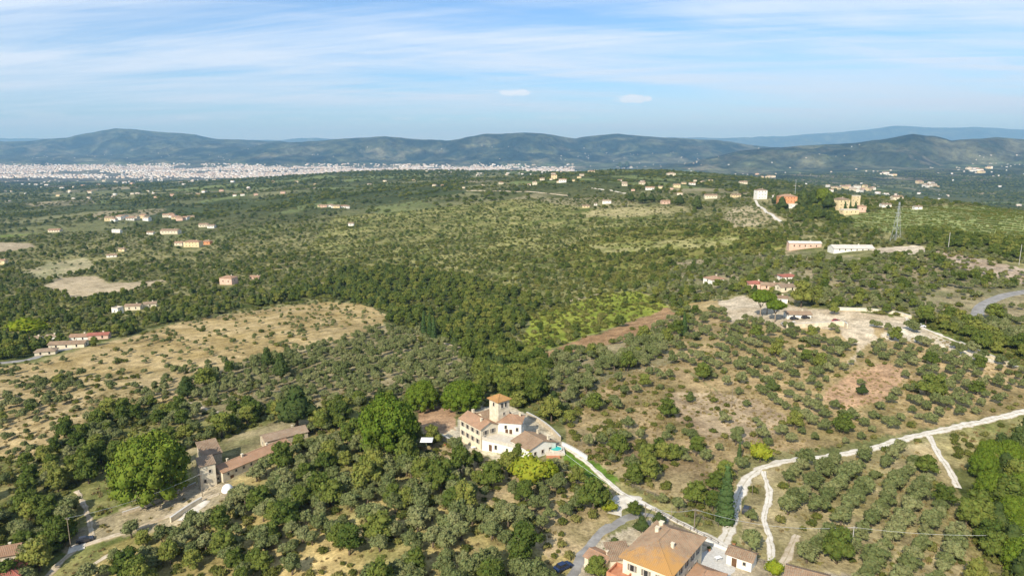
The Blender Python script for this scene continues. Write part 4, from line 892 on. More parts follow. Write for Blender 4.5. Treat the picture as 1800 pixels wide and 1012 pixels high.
# ------------------------------------------------------------------ the city and the houses too far to pick apart
def colormat(name, rough=.9):
    m = bpy.data.materials.new(name); m.use_nodes = True; n = m.node_tree.nodes; l = m.node_tree.links
    at = n.new('ShaderNodeAttribute'); at.attribute_name = 'paint'; l.new(at.outputs['Color'], n['Principled BSDF'].inputs['Base Color'])
    n['Principled BSDF'].inputs['Roughness'].default_value = rough; n['Principled BSDF'].inputs['Specular IOR Level'].default_value = .1; return m
CM = colormat('plaster_and_tile_of_far_houses')
def manyboxes(name, X, Y, Wd, Dp, Ht, yaw, wallc, roofc, zoff=0):
    n = len(X); Z = H(X, Y)
    cs, sn = np.cos(yaw), np.sin(yaw)
    lx = np.array([-1, 1, 1, -1, -1, 1, 1, -1, -1, 1])*.5; ly = np.array([-1, -1, 1, 1, -1, -1, 1, 1, 0, 0])*.5
    lz = np.array([-.3, -.3, -.3, -.3, 1, 1, 1, 1, 1.28, 1.28])
    x = lx[None]*Wd[:, None]; y = ly[None]*Dp[:, None]
    V = np.stack([X[:, None]+x*cs[:, None]-y*sn[:, None], Y[:, None]+x*sn[:, None]+y*cs[:, None], Z[:, None]+lz[None]*Ht[:, None]], -1).reshape(-1, 3)
    fq = [(0,1,5,4), (1,2,6,5), (2,3,7,6), (3,0,4,7), (4,5,9,8), (6,7,8,9)]; ft = [(5,6,9), (7,4,8)]
    fs = []; cols = []
    base = (np.arange(n)*10)[:, None]
    loops = np.concatenate([base+np.array(sum(fq, ()))[None], base+np.array(sum(ft, ()))[None]], 1)
    nl = loops.shape[1]; starts = np.array([0, 4, 8, 12, 16, 20, 24, 27])
    fc = np.stack([wallc]*4+[roofc]*2+[wallc]*2, 1)            # n,8,3
    cnt = np.array([4]*6+[3]*2); lc = np.repeat(fc, cnt, axis=1)
    m = bpy.data.meshes.new(name); m.vertices.add(len(V)); m.vertices.foreach_set('co', V.astype(np.float32).ravel())
    m.loops.add(n*nl); m.loops.foreach_set('vertex_index', loops.astype(np.int32).ravel())
    m.polygons.add(n*8); m.polygons.foreach_set('loop_start', (np.arange(n)[:, None]*nl+starts[None]).astype(np.int32).ravel())
    m.update(calc_edges=True)
    a = m.color_attributes.new('paint', 'FLOAT_COLOR', 'CORNER')
    a.data.foreach_set('color', np.concatenate([lc.reshape(-1, 3), np.ones((n*nl, 1))], 1).astype(np.float32).ravel())
    m.materials.append(CM); o = bpy.data.objects.new(name, m); col.objects.link(o); tag(o, kind='stuff'); return o
def paints(n, bright=1.0):
    wp = np.array([[.66,.60,.50],[.74,.71,.63],[.62,.54,.41],[.66,.57,.47],[.78,.77,.73]])[rng.integers(0, 5, n)]*bright
    rp = np.array([[.38,.24,.17],[.36,.27,.20],[.42,.30,.22],[.42,.38,.33],[.60,.57,.52]])[rng.integers(0, 5, n)]
    return np.clip(wp*rng.uniform(.85, 1.08, (n, 1)), 0, .9), rp*rng.uniform(.8, 1.15, (n, 1))
Yc = np.exp(rng.uniform(math.log(7200), math.log(12000), 24000)); Pc = rng.uniform(-60, 1010, 24000); Xc = (Pc-900)/F*(.98*Yc+18)
Zc = H(Xc, Yc); dens = np.clip((fbm(Xc, Yc, 700, 4, .6)-.36)*5, 0, 1)*np.clip((Yc-7000)/900, 0, 1)*np.clip((12300-Yc)/1500, 0, 1)*np.where(Pc > 600, .55, 1)
keep = (Zc < -150) & (rng.random(len(Xc)) < dens); Xc, Yc = Xc[keep], Yc[keep]; n_ = len(Xc); wc, rc = paints(n_, .86)
manyboxes('city_buildings', Xc, Yc, rng.uniform(12, 40, n_), rng.uniform(12, 26, n_), rng.uniform(7, 15, n_), rng.uniform(-.5, .5, n_), wc, rc)
Ys = np.exp(rng.uniform(math.log(2400), math.log(14500), 16000)); Ps = rng.uniform(-60, 1860, 16000); Xs = (Ps-900)/F*(.98*Ys+18); Zs = H(Xs, Ys)
dens = np.clip((fbm(Xs, Ys, 420, 4, .65)-.52)*6, 0, 1)*np.clip((260-Zs)/200, 0, 1)+.03
dens *= np.where(Ys < 6000, .45, 1)*np.clip((Ys-2500)/1500, .3, 1)*np.where(Zs > 150, .25, 1)
keep = rng.random(len(Xs)) < dens*np.where(Ps > 1250, .2, .5); Xs, Ys = Xs[keep], Ys[keep]; n_ = len(Xs); wc, rc = paints(n_, .85)
manyboxes('scattered_far_houses', Xs, Ys, rng.uniform(8, 20, n_), rng.uniform(8, 13, n_), rng.uniform(4, 8, n_), rng.uniform(-.6, .6, n_), wc, rc)

# ------------------------------------------------------------------ plants
def blobs_core(parts, seed, sub=2, amp=.3):
    """lumpy closed lobes that fill a crown"""
    import bmesh
    r = np.random.default_rng(seed); VV = []; FF = []; k = 0
    bm = bmesh.new(); bmesh.ops.create_icosphere(bm, subdivisions=sub, radius=1); v0 = np.array([v.co[:] for v in bm.verts]); f0 = [[v.index for v in f.verts] for f in bm.faces]; bm.free()
    for (c, s) in parts:
        q = v0.copy(); o = r.random(3)*50
        dn = (vnoise(q[:, 0]*1.7+o[0]+q[:, 2], q[:, 1]*1.7+o[1]-q[:, 2]*1.3)-.5)*2*amp+(vnoise(q[:, 0]*3.9+o[1]+q[:, 2]*2, q[:, 1]*3.9+o[2]+q[:, 2]*3)-.5)*amp
        q = q*(1+dn)[:, None]*np.array(s)+np.array(c); VV.append(q); FF += [[i+k for i in f] for f in f0]; k += len(q)
    return np.concatenate(VV), FF
def crown(name, parts, ncards, size, seed, mt, jitter=.7, sub=2, core=.86, droop=0.0):
    r = np.random.default_rng(seed); cv, cf = blobs_core([(c, np.array(s)*core) for c, s in parts], seed, sub)
    area = np.array([s[0]*s[1]+s[1]*s[2]+s[0]*s[2] for c, s in parts], float); pick = r.choice(len(parts), ncards, p=area/area.sum())
    C_ = np.array([c for c, s in parts], float)[pick]; S_ = np.array([s for c, s in parts], float)[pick]
    d = r.normal(size=(ncards, 3)); d /= np.linalg.norm(d, axis=1)[:, None]; d[:, 2] = np.where(d[:, 2] < -.7, -d[:, 2], d[:, 2])
    rad = np.where(r.random(ncards) < .25, r.uniform(1.05, 1.38, ncards), r.uniform(.82, 1.12, ncards))[:, None]; P_ = C_+d*S_*rad
    nr = d/S_; nr /= np.linalg.norm(nr, axis=1)[:, None]; nr = nr+r.normal(size=(ncards, 3))*jitter*.6; nr /= np.linalg.norm(nr, axis=1)[:, None]
    a = np.cross(nr, r.normal(size=(ncards, 3))); a /= np.linalg.norm(a, axis=1)[:, None]; b_ = np.cross(nr, a)
    sz = size*r.uniform(.6, 1.35, ncards)[:, None]
    p0 = P_-a*sz*.5; p1 = P_+b_*sz*.42-nr*sz*.12; p2 = P_+a*sz*.55; p3 = P_-b_*sz*.42-nr*sz*.1
    kv = np.stack([p0, p1, p2, p3], 1).reshape(-1, 3); n0 = len(cv)
    faces = cf+[[n0+4*i, n0+4*i+1, n0+4*i+2, n0+4*i+3] for i in range(ncards)]
    V = np.concatenate([cv, kv]); m = bpy.data.meshes.new(name); m.from_pydata(V.tolist(), [], faces)
    lump = fbm(V[:, 0]*1+seed, V[:, 1]+V[:, 2]*.7, 1.1, 3)
    tone = np.concatenate([np.full(n0, .5)+(lump[:n0]-.5)*.8, np.repeat(r.random(ncards), 4)*.6+.2+(lump[n0:]-.5)*.9]); hue = np.concatenate([np.full(n0, .5), np.repeat(r.random(ncards), 4)])
    at = m.color_attributes.new('tone', 'FLOAT_COLOR', 'POINT')
    at.data.foreach_set('color', np.stack([np.clip(tone, 0, 1), hue, hue*0, hue*0+1], 1).astype(np.float32).ravel())
    m.materials.append(mt); sm = np.zeros(len(faces), bool); sm[:len(cf)] = True; m.polygons.foreach_set('use_smooth', sm); m.update(); return m
def lobes(r, n, R0, zc, sx, sz, rs_):
    out = []
    for i in range(n):
        a = 2*math.pi*i/n+r.uniform(-.4, .4); q = R0*r.uniform(.45, 1)
        s = rs_*r.uniform(.75, 1.25); out.append(((q*math.cos(a)*sx, q*math.sin(a), zc+r.uniform(-.5, .6)*sz), (s, s*r.uniform(.85, 1.15), s*r.uniform(.7, .95))))
    return out
def trunkmesh(name, h, r0, spread, n, seed, mt, lean=.1):
    r = random.Random(seed); b = MB(); t = (r.uniform(-lean, lean)*h, r.uniform(-lean, lean)*h, h*.62)
    b.tube([(0, 0, -.6), (t[0]*.3, t[1]*.3, h*.25), t], [r0*1.25, r0, r0*.72], 7)
    for i in range(n):
        a = 2*math.pi*i/n+r.uniform(-.4, .4); e = (t[0]+spread*math.cos(a), t[1]+spread*math.sin(a), h*r.uniform(.95, 1.15))
        mdl = ((t[0]+e[0])/2+r.uniform(-.1, .1), (t[1]+e[1])/2, (t[2]+e[2])/2-.08*h); b.tube([t, mdl, e], [r0*.55, r0*.38, r0*.16], 5)
    return b.mesh(name, mt, True)
PROTO = {}   # kind -> list of (crown mesh, trunk mesh)
r_ = random.Random(3)
def addproto(kind, cm, tm): PROTO.setdefault(kind, []).append((cm, tm))
for i in range(4):
    p = lobes(r_, 9, 1.75, 2.5, 1, .9, .78)+[((0, 0, 2.9), (1.3, 1.2, .95))]+lobes(r_, 5, 1.1, 3.5, 1, .6, .62)
    addproto('olive', crown('olive_crown', p, 900, .42, 10+i, LM['olive'], .9, 2, .76), trunkmesh('olive_trunk', 2.3, .20, .9, 4, i, MT['bark'], .15))
for i in range(4):
    p = lobes(r_, 12, 2.6, 3.2, 1, 1.5, 1.1)+[((0, 0, 3.9), (2.0, 1.9, 1.9))]+lobes(r_, 8, 1.6, 5.2, 1, 1.1, .92)
    addproto('broadleaf', crown('broadleaf_crown', p, 1300, .52, 30+i, LM['broadleaf'], .85, 2, .80), trunkmesh('broadleaf_trunk', 3.2, .24, 1.3, 4, 10+i, MT['bark'], .06))
for i in range(3):
    p = lobes(r_, 5, 1.4, 3.0, 1, 1.1, 1.5)+[((0, 0, 4.0), (1.8, 1.8, 2.6))]+[((r_.uniform(-.3, .3), 0, 6.2), (1.1, 1.1, 1.3))]
    addproto('dark', crown('dark_crown', p, 800, .5, 50+i, LM['dark'], .8, 2, .88), trunkmesh('dark_trunk', 2.6, .26, 1.0, 3, 20+i, MT['bark'], .04))
for i in range(3):
    p = lobes(r_, 6, .95, .65, 1, .3, .55)+[((0, 0, .8), (.7, .65, .6))]
    addproto('shrub', crown('shrub_crown', p, 260, .36, 70+i, LM['shrub'], 1.0, 1, .78), None)
for i in range(2):
    p = [((x*.8, r_.uniform(-.15, .15), .95), (.62, .42, .55)) for x in (-1, 0, 1)]
    addproto('vine', crown('vine_crown', p, 200, .34, 80+i, LM['vine'], .9, 1, .85), None)
# umbrella pines: a flat dome of many tufts on a forked trunk, and the full old domes that reach low
for i in range(2):
    p = []
    for k in range(30):
        a = k*2.39996; q = math.sqrt((k+.5)/30); h_ = 6.6+1.7*(1-q*q)+r_.uniform(-.25, .25)
        p.append(((4.6*q*math.cos(a), 4.4*q*math.sin(a), h_), (1.15, 1.15, .85*r_.uniform(.85, 1.2))))
    for k in range(8):
        a = k*.785; p.append(((2.6*math.cos(a), 2.5*math.sin(a), 6.2), (1.3, 1.3, .8)))
    addproto('umbrella', crown('pine_crown', p, 2600, .42, 90+i, LM['pine'], .75, 2, .88), trunkmesh('pine_trunk', 5.9, .30, 2.2, 6, 30+i, MT['palebark'], .03))
for i in range(3):
    p = []; nk = 54
    for k in range(nk):
        a = k*2.39996; q = math.sqrt((k+.5)/nk); hh_ = math.sqrt(max(1-q*q*.97, 0)); f_ = r_.uniform(.86, 1.08)
        z_ = 2.7+4.9*hh_*f_; p.append(((4.7*q*f_*math.cos(a), 4.5*q*f_*math.sin(a), z_), (1.2, 1.2, 1.0*r_.uniform(.85, 1.25))))
    for k in range(9):
        a = k*.7; p.append(((4.0*math.cos(a), 3.9*math.sin(a), r_.uniform(1.9, 3.0)), (1.15, 1.15, 1.0)))
    p.append(((0, 0, 4.2), (3.6, 3.5, 2.6)))
    addproto('pine', crown('pine_crown', p, 9500, .38, 95+i, LM['pine'], .9, 2, .80), trunkmesh('pine_trunk', 4.2, .34, 2.0, 6, 34+i, MT['palebark'], .03))
def column(seed, H_, R_):
    r = random.Random(seed); return [((r.uniform(-.08, .08), r.uniform(-.08, .08), H_*(.06+.9*k/9)), (R_*(1-.75*(k/9)**1.6)*r.uniform(.92, 1.08), R_*(1-.75*(k/9)**1.6), H_*.085)) for k in range(10)]
for i in range(2):
    addproto('cypress', crown('cypress_crown', column(i, 9, 1.15), 1100, .34, 110+i, LM['cypress'], .5, 2, .93), trunkmesh('cypress_trunk', 2.0, .16, .3, 2, 40+i, MT['bark'], .0))
for i in range(2):
    p = lobes(r_, 5, 1.3, 2.2, 1, .8, 1.25)+[((0, 0, 2.6), (1.5, 1.5, 1.6))]
    addproto('yellow', crown('yellow_green_crown', p, 700, .45, 120+i, LM['yellow'], .8, 2, .85), trunkmesh('yellow_trunk', 1.8, .16, .8, 3, 50+i, MT['bark'], .06))
SIZE = dict(umbrella=11.6, olive=5.0, broadleaf=7.0, dark=6.4, shrub=2.4, vine=2.6, pine=11.6, cypress=2.6, yellow=5.2)   # crown width of the prototypes
HGT = dict(umbrella=9.0, olive=4.3, broadleaf=7.0, dark=7.4, shrub=1.6, vine=1.5, pine=9.0, cypress=9.2, yellow=4.6)
NAMES = dict(umbrella='stone_pine', olive='olive_tree', broadleaf='broadleaf_tree', dark='evergreen_oak', shrub='bush', vine='vine_plant', pine='stone_pine', cypress='cypress_tree', yellow='bright_green_tree')
CATS = dict(umbrella='pine tree', olive='olive tree', broadleaf='tree', dark='oak tree', shrub='bush', vine='vine', pine='pine tree', cypress='cypress', yellow='tree')
def plant(kind, x, y, s, label, group=None, sz=None, rz=None, var=None, z=None):
    i = rs.randrange(len(PROTO[kind])) if var is None else var; cm, tm = PROTO[kind][i]
    o = empty(NAMES[kind], (x, y, float(H(x, y)) if z is None else z), rs.uniform(0, 6.28) if rz is None else rz, label, CATS[kind], group)
    o.scale = (s, s, s if sz is None else sz)
    obj('crown', cm, o)
    if tm: obj('trunk', tm, o)
    return o
def special(kind, px, py, wpx, label, hpx=None, group=None):
    """px, py: foot of the tree; wpx: crown width, hpx: height, as the photograph shows them"""
    g = G(px, py); sl = (g-Vector((0, 0, CZ))).length; s = wpx*sl/F/SIZE[kind]
    sz = None if hpx is None else hpx*sl/F/HGT[kind]/.93
    return plant(kind, g.x, g.y, s, label, group, sz)
taken = []
def sp(*a, **k):
    o = special(*a, **k); taken.append((o.location.x, o.location.y, SIZE[a[0]]*o.scale.x*.5)); return o
sp('pine', 268, 884, 120, 'very large bright green umbrella pine left of the farmhouse tower', 106)
sp('pine', 684, 798, 106, 'very large bright green umbrella pine left of the villa yard', 98)
sp('pine', 742, 722, 62, 'umbrella pine behind the villa yard, left one of the two nearest the tower', 50)
sp('pine', 812, 722, 78, 'wide umbrella pine directly behind the main block of the villa', 52)
sp('broadleaf', 886, 688, 46, 'round green tree rising behind the villa tower', 40)
sp('dark', 522, 752, 72, 'dark dense evergreen oak behind the far end of the farm wing', 66)
sp('yellow', 928, 848, 76, 'bright yellow green tree in front of the villa wing', 50)
sp('yellow', 965, 850, 40, 'smaller bright green tree right of the one before the villa wing', 42)
sp('broadleaf', 910, 803, 17, 'small round tree against the white front wall of the villa', 25)
sp('broadleaf', 840, 817, 21, 'small dark round tree at the corner of the villa yard', 24)
sp('dark', 868, 748, 22, 'round dark tree on the villa terrace')
sp('cypress', 1274, 920, 34, 'tall broad cypress beside the white track above the courtyard', 92)
sp('cypress', 1299, 805, 9, 'short slim cypress left of the yellow bush by the track', 26)
sp('yellow', 1336, 812, 38, 'bright yellow green bush on the upper side of the track bend', 34)
sp('yellow', 1358, 1010, 30, 'yellow bush at the edge of the courtyard bottom right of the shed', 26)
sp('dark', 1079, 978, 34, 'round dark tree beside the terracotta terrace of the big house', 32)
sp('dark', 1127, 935, 30, 'dark round bush left of the big house roof peak', 28)
sp('dark', 1157, 925, 28, 'dark round bush at the roof peak of the big house', 24)
sp('broadleaf', 1115, 905, 32, 'grey green bush in the fork between lane and asphalt drive', 22)
sp('broadleaf', 1050, 1012, 40, 'olive green tree at the bottom edge left of the big house', 32)
sp('broadleaf', 1130, 1030, 44, 'tree in front of the cream wall of the big house at the bottom edge', 42)
sp('yellow', 1072, 900, 30, 'bright green bush on the inside of the drive bend', 22)
sp('broadleaf', 1470, 990, 52, 'tall bright green tree in the middle of the lower orchard', 58)
sp('umbrella', 1336, 560, 40, 'umbrella pine on the hill, left one of the pair over the forecourt', 44)
sp('umbrella', 1362, 566, 38, 'umbrella pine on the hill, right one of the pair over the forecourt', 34)
sp('umbrella', 1348, 552, 34, 'umbrella pine behind the pair over the hill forecourt', 34)
sp('broadleaf', 1408, 540, 40, 'large dark green tree right of the white hill cottage', 44)
sp('broadleaf', 1466, 553, 16, 'round tree on the edge of the hill forecourt', 20)
sp('cypress', 1202, 590, 13, 'dark cypress on the left shoulder of the hill', 38)
sp('broadleaf', 1190, 592, 26, 'broad tree beside the cypress on the left shoulder of the hill', 30)
sp('dark', 1213, 707, 19, 'round dark bush alone on the bare slope', 18)
sp('dark', 1357, 638+48, 26, 'low round dark bush in the terraced grove', 18)
sp('dark', 1515, 694, 20, 'small round dark bush left of the bare brown patch', 16)
sp('broadleaf', 1640, 700, 46, 'large green bush on the slope above the track', 36)
sp('broadleaf', 1482, 762, 36, 'green bush in the grove above the track', 34)
sp('dark', 471, 648, 30, 'round dark tree on the lower edge of the dry hillside', 34)
sp('dark', 494, 668, 32, 'tree with a visible trunk at the edge of the dry hillside', 44)
sp('broadleaf', 362, 682, 36, 'dark green tree in the group below the dry hillside', 34)
sp('dark', 330, 700, 38, 'darkest tree of the group below the dry hillside', 32)
sp('broadleaf', 404, 660, 20, 'small tree right of the group below the dry hillside', 24)
sp('yellow', 46, 588, 60, 'bright green trees behind the left hamlet', 24)
sp('cypress', 1485, 372, 6, 'cypress against the ochre villa, left one of three', 15)
sp('cypress', 1494, 372, 5, 'cypress against the ochre villa, middle one of three', 16)
sp('cypress', 1503, 373, 6, 'cypress against the ochre villa, right one of three', 16)
sp('pine', 1445, 366, 34, 'umbrella pine in the dark grove between the orange and the ochre villa', 30)
for i, (x, y, s_, h_) in enumerate([(1364,362,18,22),(1412,366,22,24),(1428,368,24,28),(1456,372,26,26),(1412,350,18,14),(1467,368,14,22),(1374,372,26,22)]):
    sp('dark', x, y, s_, ORL[sorted([1364,1412,1428,1456,1412.5,1467,1374]).index(x if i != 4 else 1412.5)]+' dark tree of the ridge grove between the villas', h_, 'dark grove on the ridge')
for i, (x, y, s_, h_) in enumerate([(1720,820,40,46),(1765,800,46,40),(1740,860,52,44),(1790,870,50,50),(1775,905,50,46),(1800,935,56,46),(1790,985,60,50),(1730,790,34,34)]):
    sp('pine', x+6, y+24, s_, 'bright green pine in the right edge wood, '+['second highest','third highest','fourth highest','third lowest of the left row','just above the dark hollow','lower right','lowest of all','highest'][i], h_, 'pines of the right hand wood')
for i, (x, y, s_) in enumerate([(1110,355,16),(1130,358,22),(1145,356,18),(1158,356,16),(1195,362,22),(1225,368,26),(1102,296,14),(1090,296,12)]):
    sp('dark', x, y, s_, ['leftmost dark tree of the front ridge grove', 'second dark tree of the front ridge grove', 'third dark tree of the front ridge grove', 'fourth dark tree of the front ridge grove', 'dark tree left of the ridge saddle', 'widest dark tree before the ridge saddle', 'right dark tree on the skyline hilltop', 'left dark tree on the skyline hilltop'][i], s_*.8, 'dark groves on the central ridge')
for (x, y, w_) in [(763,600,'right'),(745,590,'left'),(756,592,'middle')]:
    sp('cypress', x, y, 12, w_+' one of three tall dark trees over the valley track', 40, 'tall trees over the valley track')
for (x, y, s_, h_, w_) in [(820,640,30,44,'leftmost'),(850,650,30,40,'second'),(900,640,24,46,'rightmost'),(880,620,24,38,'third')]:
    sp('broadleaf', x, y, s_, w_+' tall tree along the dark central gully', h_, 'tall trees in the central gully')

# where plants must not grow: roads, yards, houses
NOGO = [([(1268,962),(1284,925),(1296,880),(1312,845),(1345,820),(1400,808),(1460,801),(1520,791),(1590,771),(1650,757),(1720,742),(1830,717)], 3.0),
 ([(1300,985),(1262,952),(1230,935),(1180,911),(1130,885),(1092,865),(1060,838),(1030,812),(992,785)], 2.3), ([(1078,905),(1095,880),(1125,884)], 4),
 ([(985,1040),(1008,1008),(1024,975),(1056,935),(1095,913),(1140,905),(1175,915)], 3.0), ([(1342,828),(1352,870),(1344,915),(1356,965),(1350,1000)], 2.0),
 ([(1633,765),(1648,795),(1668,825),(1686,858),(1690,885)], 4.2), ([(60,1040),(110,985),(150,958),(230,932),(300,905),(352,880),(385,868)], 3.0),
 ([(163,947),(158,920),(150,892),(136,862)], 2.4), ([(150,1005),(190,975),(225,968)], 2.2), ([(1590,556),(1610,572),(1660,592),(1700,608),(1740,625),(1790,645)], 3.0),
 ([(1880,497),(1800,513),(1750,525),(1724,540),(1716,560)], 6), ([(-60,645),(0,638),(50,632),(78,622),(110,615),(150,606)], 5), ([(312,704),(345,712),(370,722),(395,726)], 2),
 ([(1328,352),(1340,366),(1358,378),(1376,391)], 5), ([(330,850),(345,800),(400,800)], 4), ([(1400,940),(1380,985),(1360,1012)], 2)]
nog = []
for pts, rad in NOGO:
    for q in spline([Vector(Gxy(*p)) for p in pts], 3): nog.append((q.x, q.y, rad))
for o in list(col.objects):
    if o.type == 'EMPTY' and o.parent is None and o.get('category') in ('house',) and o.name.split('.')[0] not in ('country_house', 'corner_house'):
        wall = [c for c in o.children if c.name.startswith('wall')]
        if wall: rad = max(wall[0].dimensions.x, wall[0].dimensions.y)*.6+1.5; nog.append((o.location.x, o.location.y, rad)); k1 = 1-rad*1.1/o.location.y; nog.append((o.location.x*k1, o.location.y*k1, rad*.9)); k2 = 1-rad*2.2/o.location.y; (nog.append((o.location.x*k2, o.location.y*k2, rad*.8)) if o.location.y > 500 else None)
for x, y, r in [(32.4,133.9,11),(27,140,6),(38,129,8),(22,134,7),(50.4,137.2,4),(61.5,129.5,4.5),(44,130,7),(19,137,4),(-10.6,206.7,7.5),(-14,210,5),(-6,212,6),(0,205,7),(-3,197,6),(7.6,196,8),(13,200,5),
                (fx,fy,6),(fx+3,fy-4,4)]+[(*onz(a, b, fz), r) for a, b, r in ((360,868,4),(400,862,5),(425,850,5),(450,838,4.5),(475,824,4.5),(500,808,4.5),(520,796,4),(545,782,3),(800,800,4),(840,812,4),(870,822,4.5),(905,826,3),(990,805,2.5),(976,806,4.5),(985,820,4),(965,812,3.5),(750,786,3.5),(738,800,3.5),(765,800,3.5))]: nog.append((x, y, r))
for t in np.linspace(0, 1, 9): nog.append((fx+3+14*t, fy-4+22*t, 5.0)); nog.append((fx+15*t+6, fy+26*t-3, 4.5))
for t in np.linspace(0, 1, 5): q = onz(470+60*t, 768-22*t, fz+3); nog.append((q[0], q[1], 5))
nog += [(x, y, r*.75) for x, y, r in taken]
nog = np.array(nog)
def clear(X, Y, rad):
    ok = np.ones(len(X), bool)
    for x, y, r in nog:
        d = (X-x)**2+(Y-y)**2; ok &= d > (r+rad*.3)**2
    return ok
POINTS = {k: [] for k in SIZE}
def emit(kind, X, Y, S):
    if len(X): POINTS[kind].append(np.stack([X, Y, S], 1))
def lattice(y0, y1, sx, sy, ang, jit):
    xm = y1*.86+30; L_ = math.hypot(xm*2, y1)
    n1, n2 = int(L_/sx)+2, int(L_/sy)+2
    if n1*n2 > 1500000: raise ValueError('lattice')
    a = (np.arange(n1)-n1/2)*sx; b = (np.arange(n2)-n2/2)*sy; A, B = np.meshgrid(a, b); A = A.ravel(); B = B.ravel()
    A = A+rng.uniform(-jit, jit, A.size)*sx; B = B+rng.uniform(-jit, jit, B.size)*sy*.5
    cx_, cy__ = 0, (y0+y1)/2; X = cx_+A*math.cos(ang)-B*math.sin(ang); Y = cy__+A*math.sin(ang)+B*math.cos(ang)
    m = (Y > y0) & (Y < y1) & (abs(X) < Y*.80+22); return X[m], Y[m]
def grow(X, Y, ids, fixed, szk=1.0, dmul=1.0):
    Z = H(X, Y); px, py = proj(X, Y, Z)
    v = (px > -170) & (px < 1970) & (py < 1110); X, Y, px, py = X[v], Y[v], px[v], py[v]
    jx = (fbm(X, Y, 12, 2)-.5)*16*np.clip(400/Y, .3, 1); reg = region(px+jx, py+jx*.4, Y)
    m = np.isin(reg, ids); X, Y, reg = X[m], Y[m], reg[m]
    ok = clear(X, Y, 2.0); X, Y, reg = X[ok], Y[ok], reg[ok]
    clump = fbm(X, Y, 16, 3, .6); u = rng.random(len(X)); S = rng.uniform(.72, 1.22, len(X))*(.8+.4*clump)
    for i in np.unique(reg):
        mix = REG[i][3] if i >= 0 else dict(olive=.36, broadleaf=.18, shrub=.28, dark=.03); zz = REG[i][5] if i >= 0 else .85
        lo = 0.0; gap = 1 if (i >= 0 and REG[i][4]) else np.clip((clump-.30)*4.5, .25, 1.15)
        # kinds change over with a slow noise, so that like stands with like
        for k, p in mix.items():
            hi = lo+p*dmul
            mm = (reg == i) & (u >= lo*gap) & (u < hi*gap); lo = hi
            kk = 'dark' if False else k
            emit(kk, X[mm], Y[mm], S[mm]*zz*szk)
allids = [-1]+[i for i, g in enumerate(REG) if not g[4]]
X, Y = lattice(92, 330, 4.1, 4.1, .35, .5); grow(X, Y, allids, False, 1.08)
X, Y = lattice(330, 900, 4.9, 4.9, .2, .7); grow(X, Y, allids, False, .92)
X, Y = lattice(900, 1300, 8, 8, .1, .45); grow(X, Y, allids, False, 1.15)
lat = {}
for i, g in enumerate(REG):
    if g[4]: lat.setdefault(g[4], []).append(i)
for (ang, a_, b_), ids in lat.items():
    jj = .12 if 'vine' in REG[ids[0]][3] else .16
    y0, y1 = (110, 480) if min(p[1] for p in REG[ids[0]][1]) > 480 else (480, 1300)
    X, Y = lattice(y0, y1, a_, b_, ang, jj); grow(X, Y, ids, True)
# undergrowth between the trees, thick where the land is scrub
for y0, y1, s_ in ((92, 330, 2.7), (330, 900, 4.6), (900, 1300, 8)):
    X, Y = lattice(y0, y1, s_, s_, 1.1, .6); Z = H(X, Y); px, py = proj(X, Y, Z); v = (px > -100) & (px < 1900) & (py < 1060); X, Y, px, py = X[v], Y[v], px[v], py[v]
    reg = region(px, py, Y); tab = np.array([g[3].get('shrub', 0)*1.5+g[3].get('broadleaf', 0)*.35 if g[3] else 0 for g in REG]+[.45]); pr = tab[reg]*np.clip((fbm(X+40, Y, 13, 4, .6)-.40)*7, 0, 1.2)
    ok = (rng.random(len(X)) < pr) & clear(X, Y, .8); emit('shrub', X[ok], Y[ok], rng.uniform(.45, 1.15, ok.sum())*(1 if y0 < 300 else 1.5))
# far: clumps standing for groups of trees, denser in hollows and along field edges
X, Y = lattice(1300, 2600, 13, 13, .1, .5); d = np.clip((fbm(X, Y, 90, 4, .6)-.45)*5, .10, .9); u = rng.random(len(X)); m = u < d; X, Y, u = X[m], Y[m], u[m]
ok = clear(X, Y, 6); X, Y, u = X[ok], Y[ok], u[ok]; q = rng.random(len(X)); t_ = fbm(X, Y, 160, 3)
for k, mm in (('dark', (q < .18)), ('broadleaf', (q >= .18) & (t_ > .50)), ('olive', (q >= .18) & (t_ <= .50))): emit(k, X[mm], Y[mm], rng.uniform(1.0, 2.0, mm.sum()))
X, Y = lattice(2600, 6200, 26, 26, .1, .6); d = np.clip((fbm(X, Y, 260, 4, .6)-.45)*6, .08, 1)*np.clip(1.2-(Y-2600)/9000, .3, 1); u = rng.random(len(X)); m = u < d; X, Y = X[m], Y[m]; q = rng.random(len(X))
for k, mm in (('dark', q < .45), ('broadleaf', q >= .45)): emit(k, X[mm], Y[mm], rng.uniform(1.4, 2.8, mm.sum()))
# dry tufts and low scrub between the near trees
X, Y = lattice(92, 300, 2.3, 2.3, .8, .5); Z = H(X, Y); px, py = proj(X, Y, Z); reg = region(px, py, Y); skip = [i for i, g in enumerate(REG) if not g[3]]
m = (px > -60) & (px < 1860) & (py < 1060) & ~np.isin(reg, skip) & (rng.random(len(X)) < np.clip((fbm(X, Y, 8, 3)-.38)*4, .05, .9)); X, Y = X[m], Y[m]; ok = clear(X, Y, .5); TUFT = (X[ok], Y[ok])

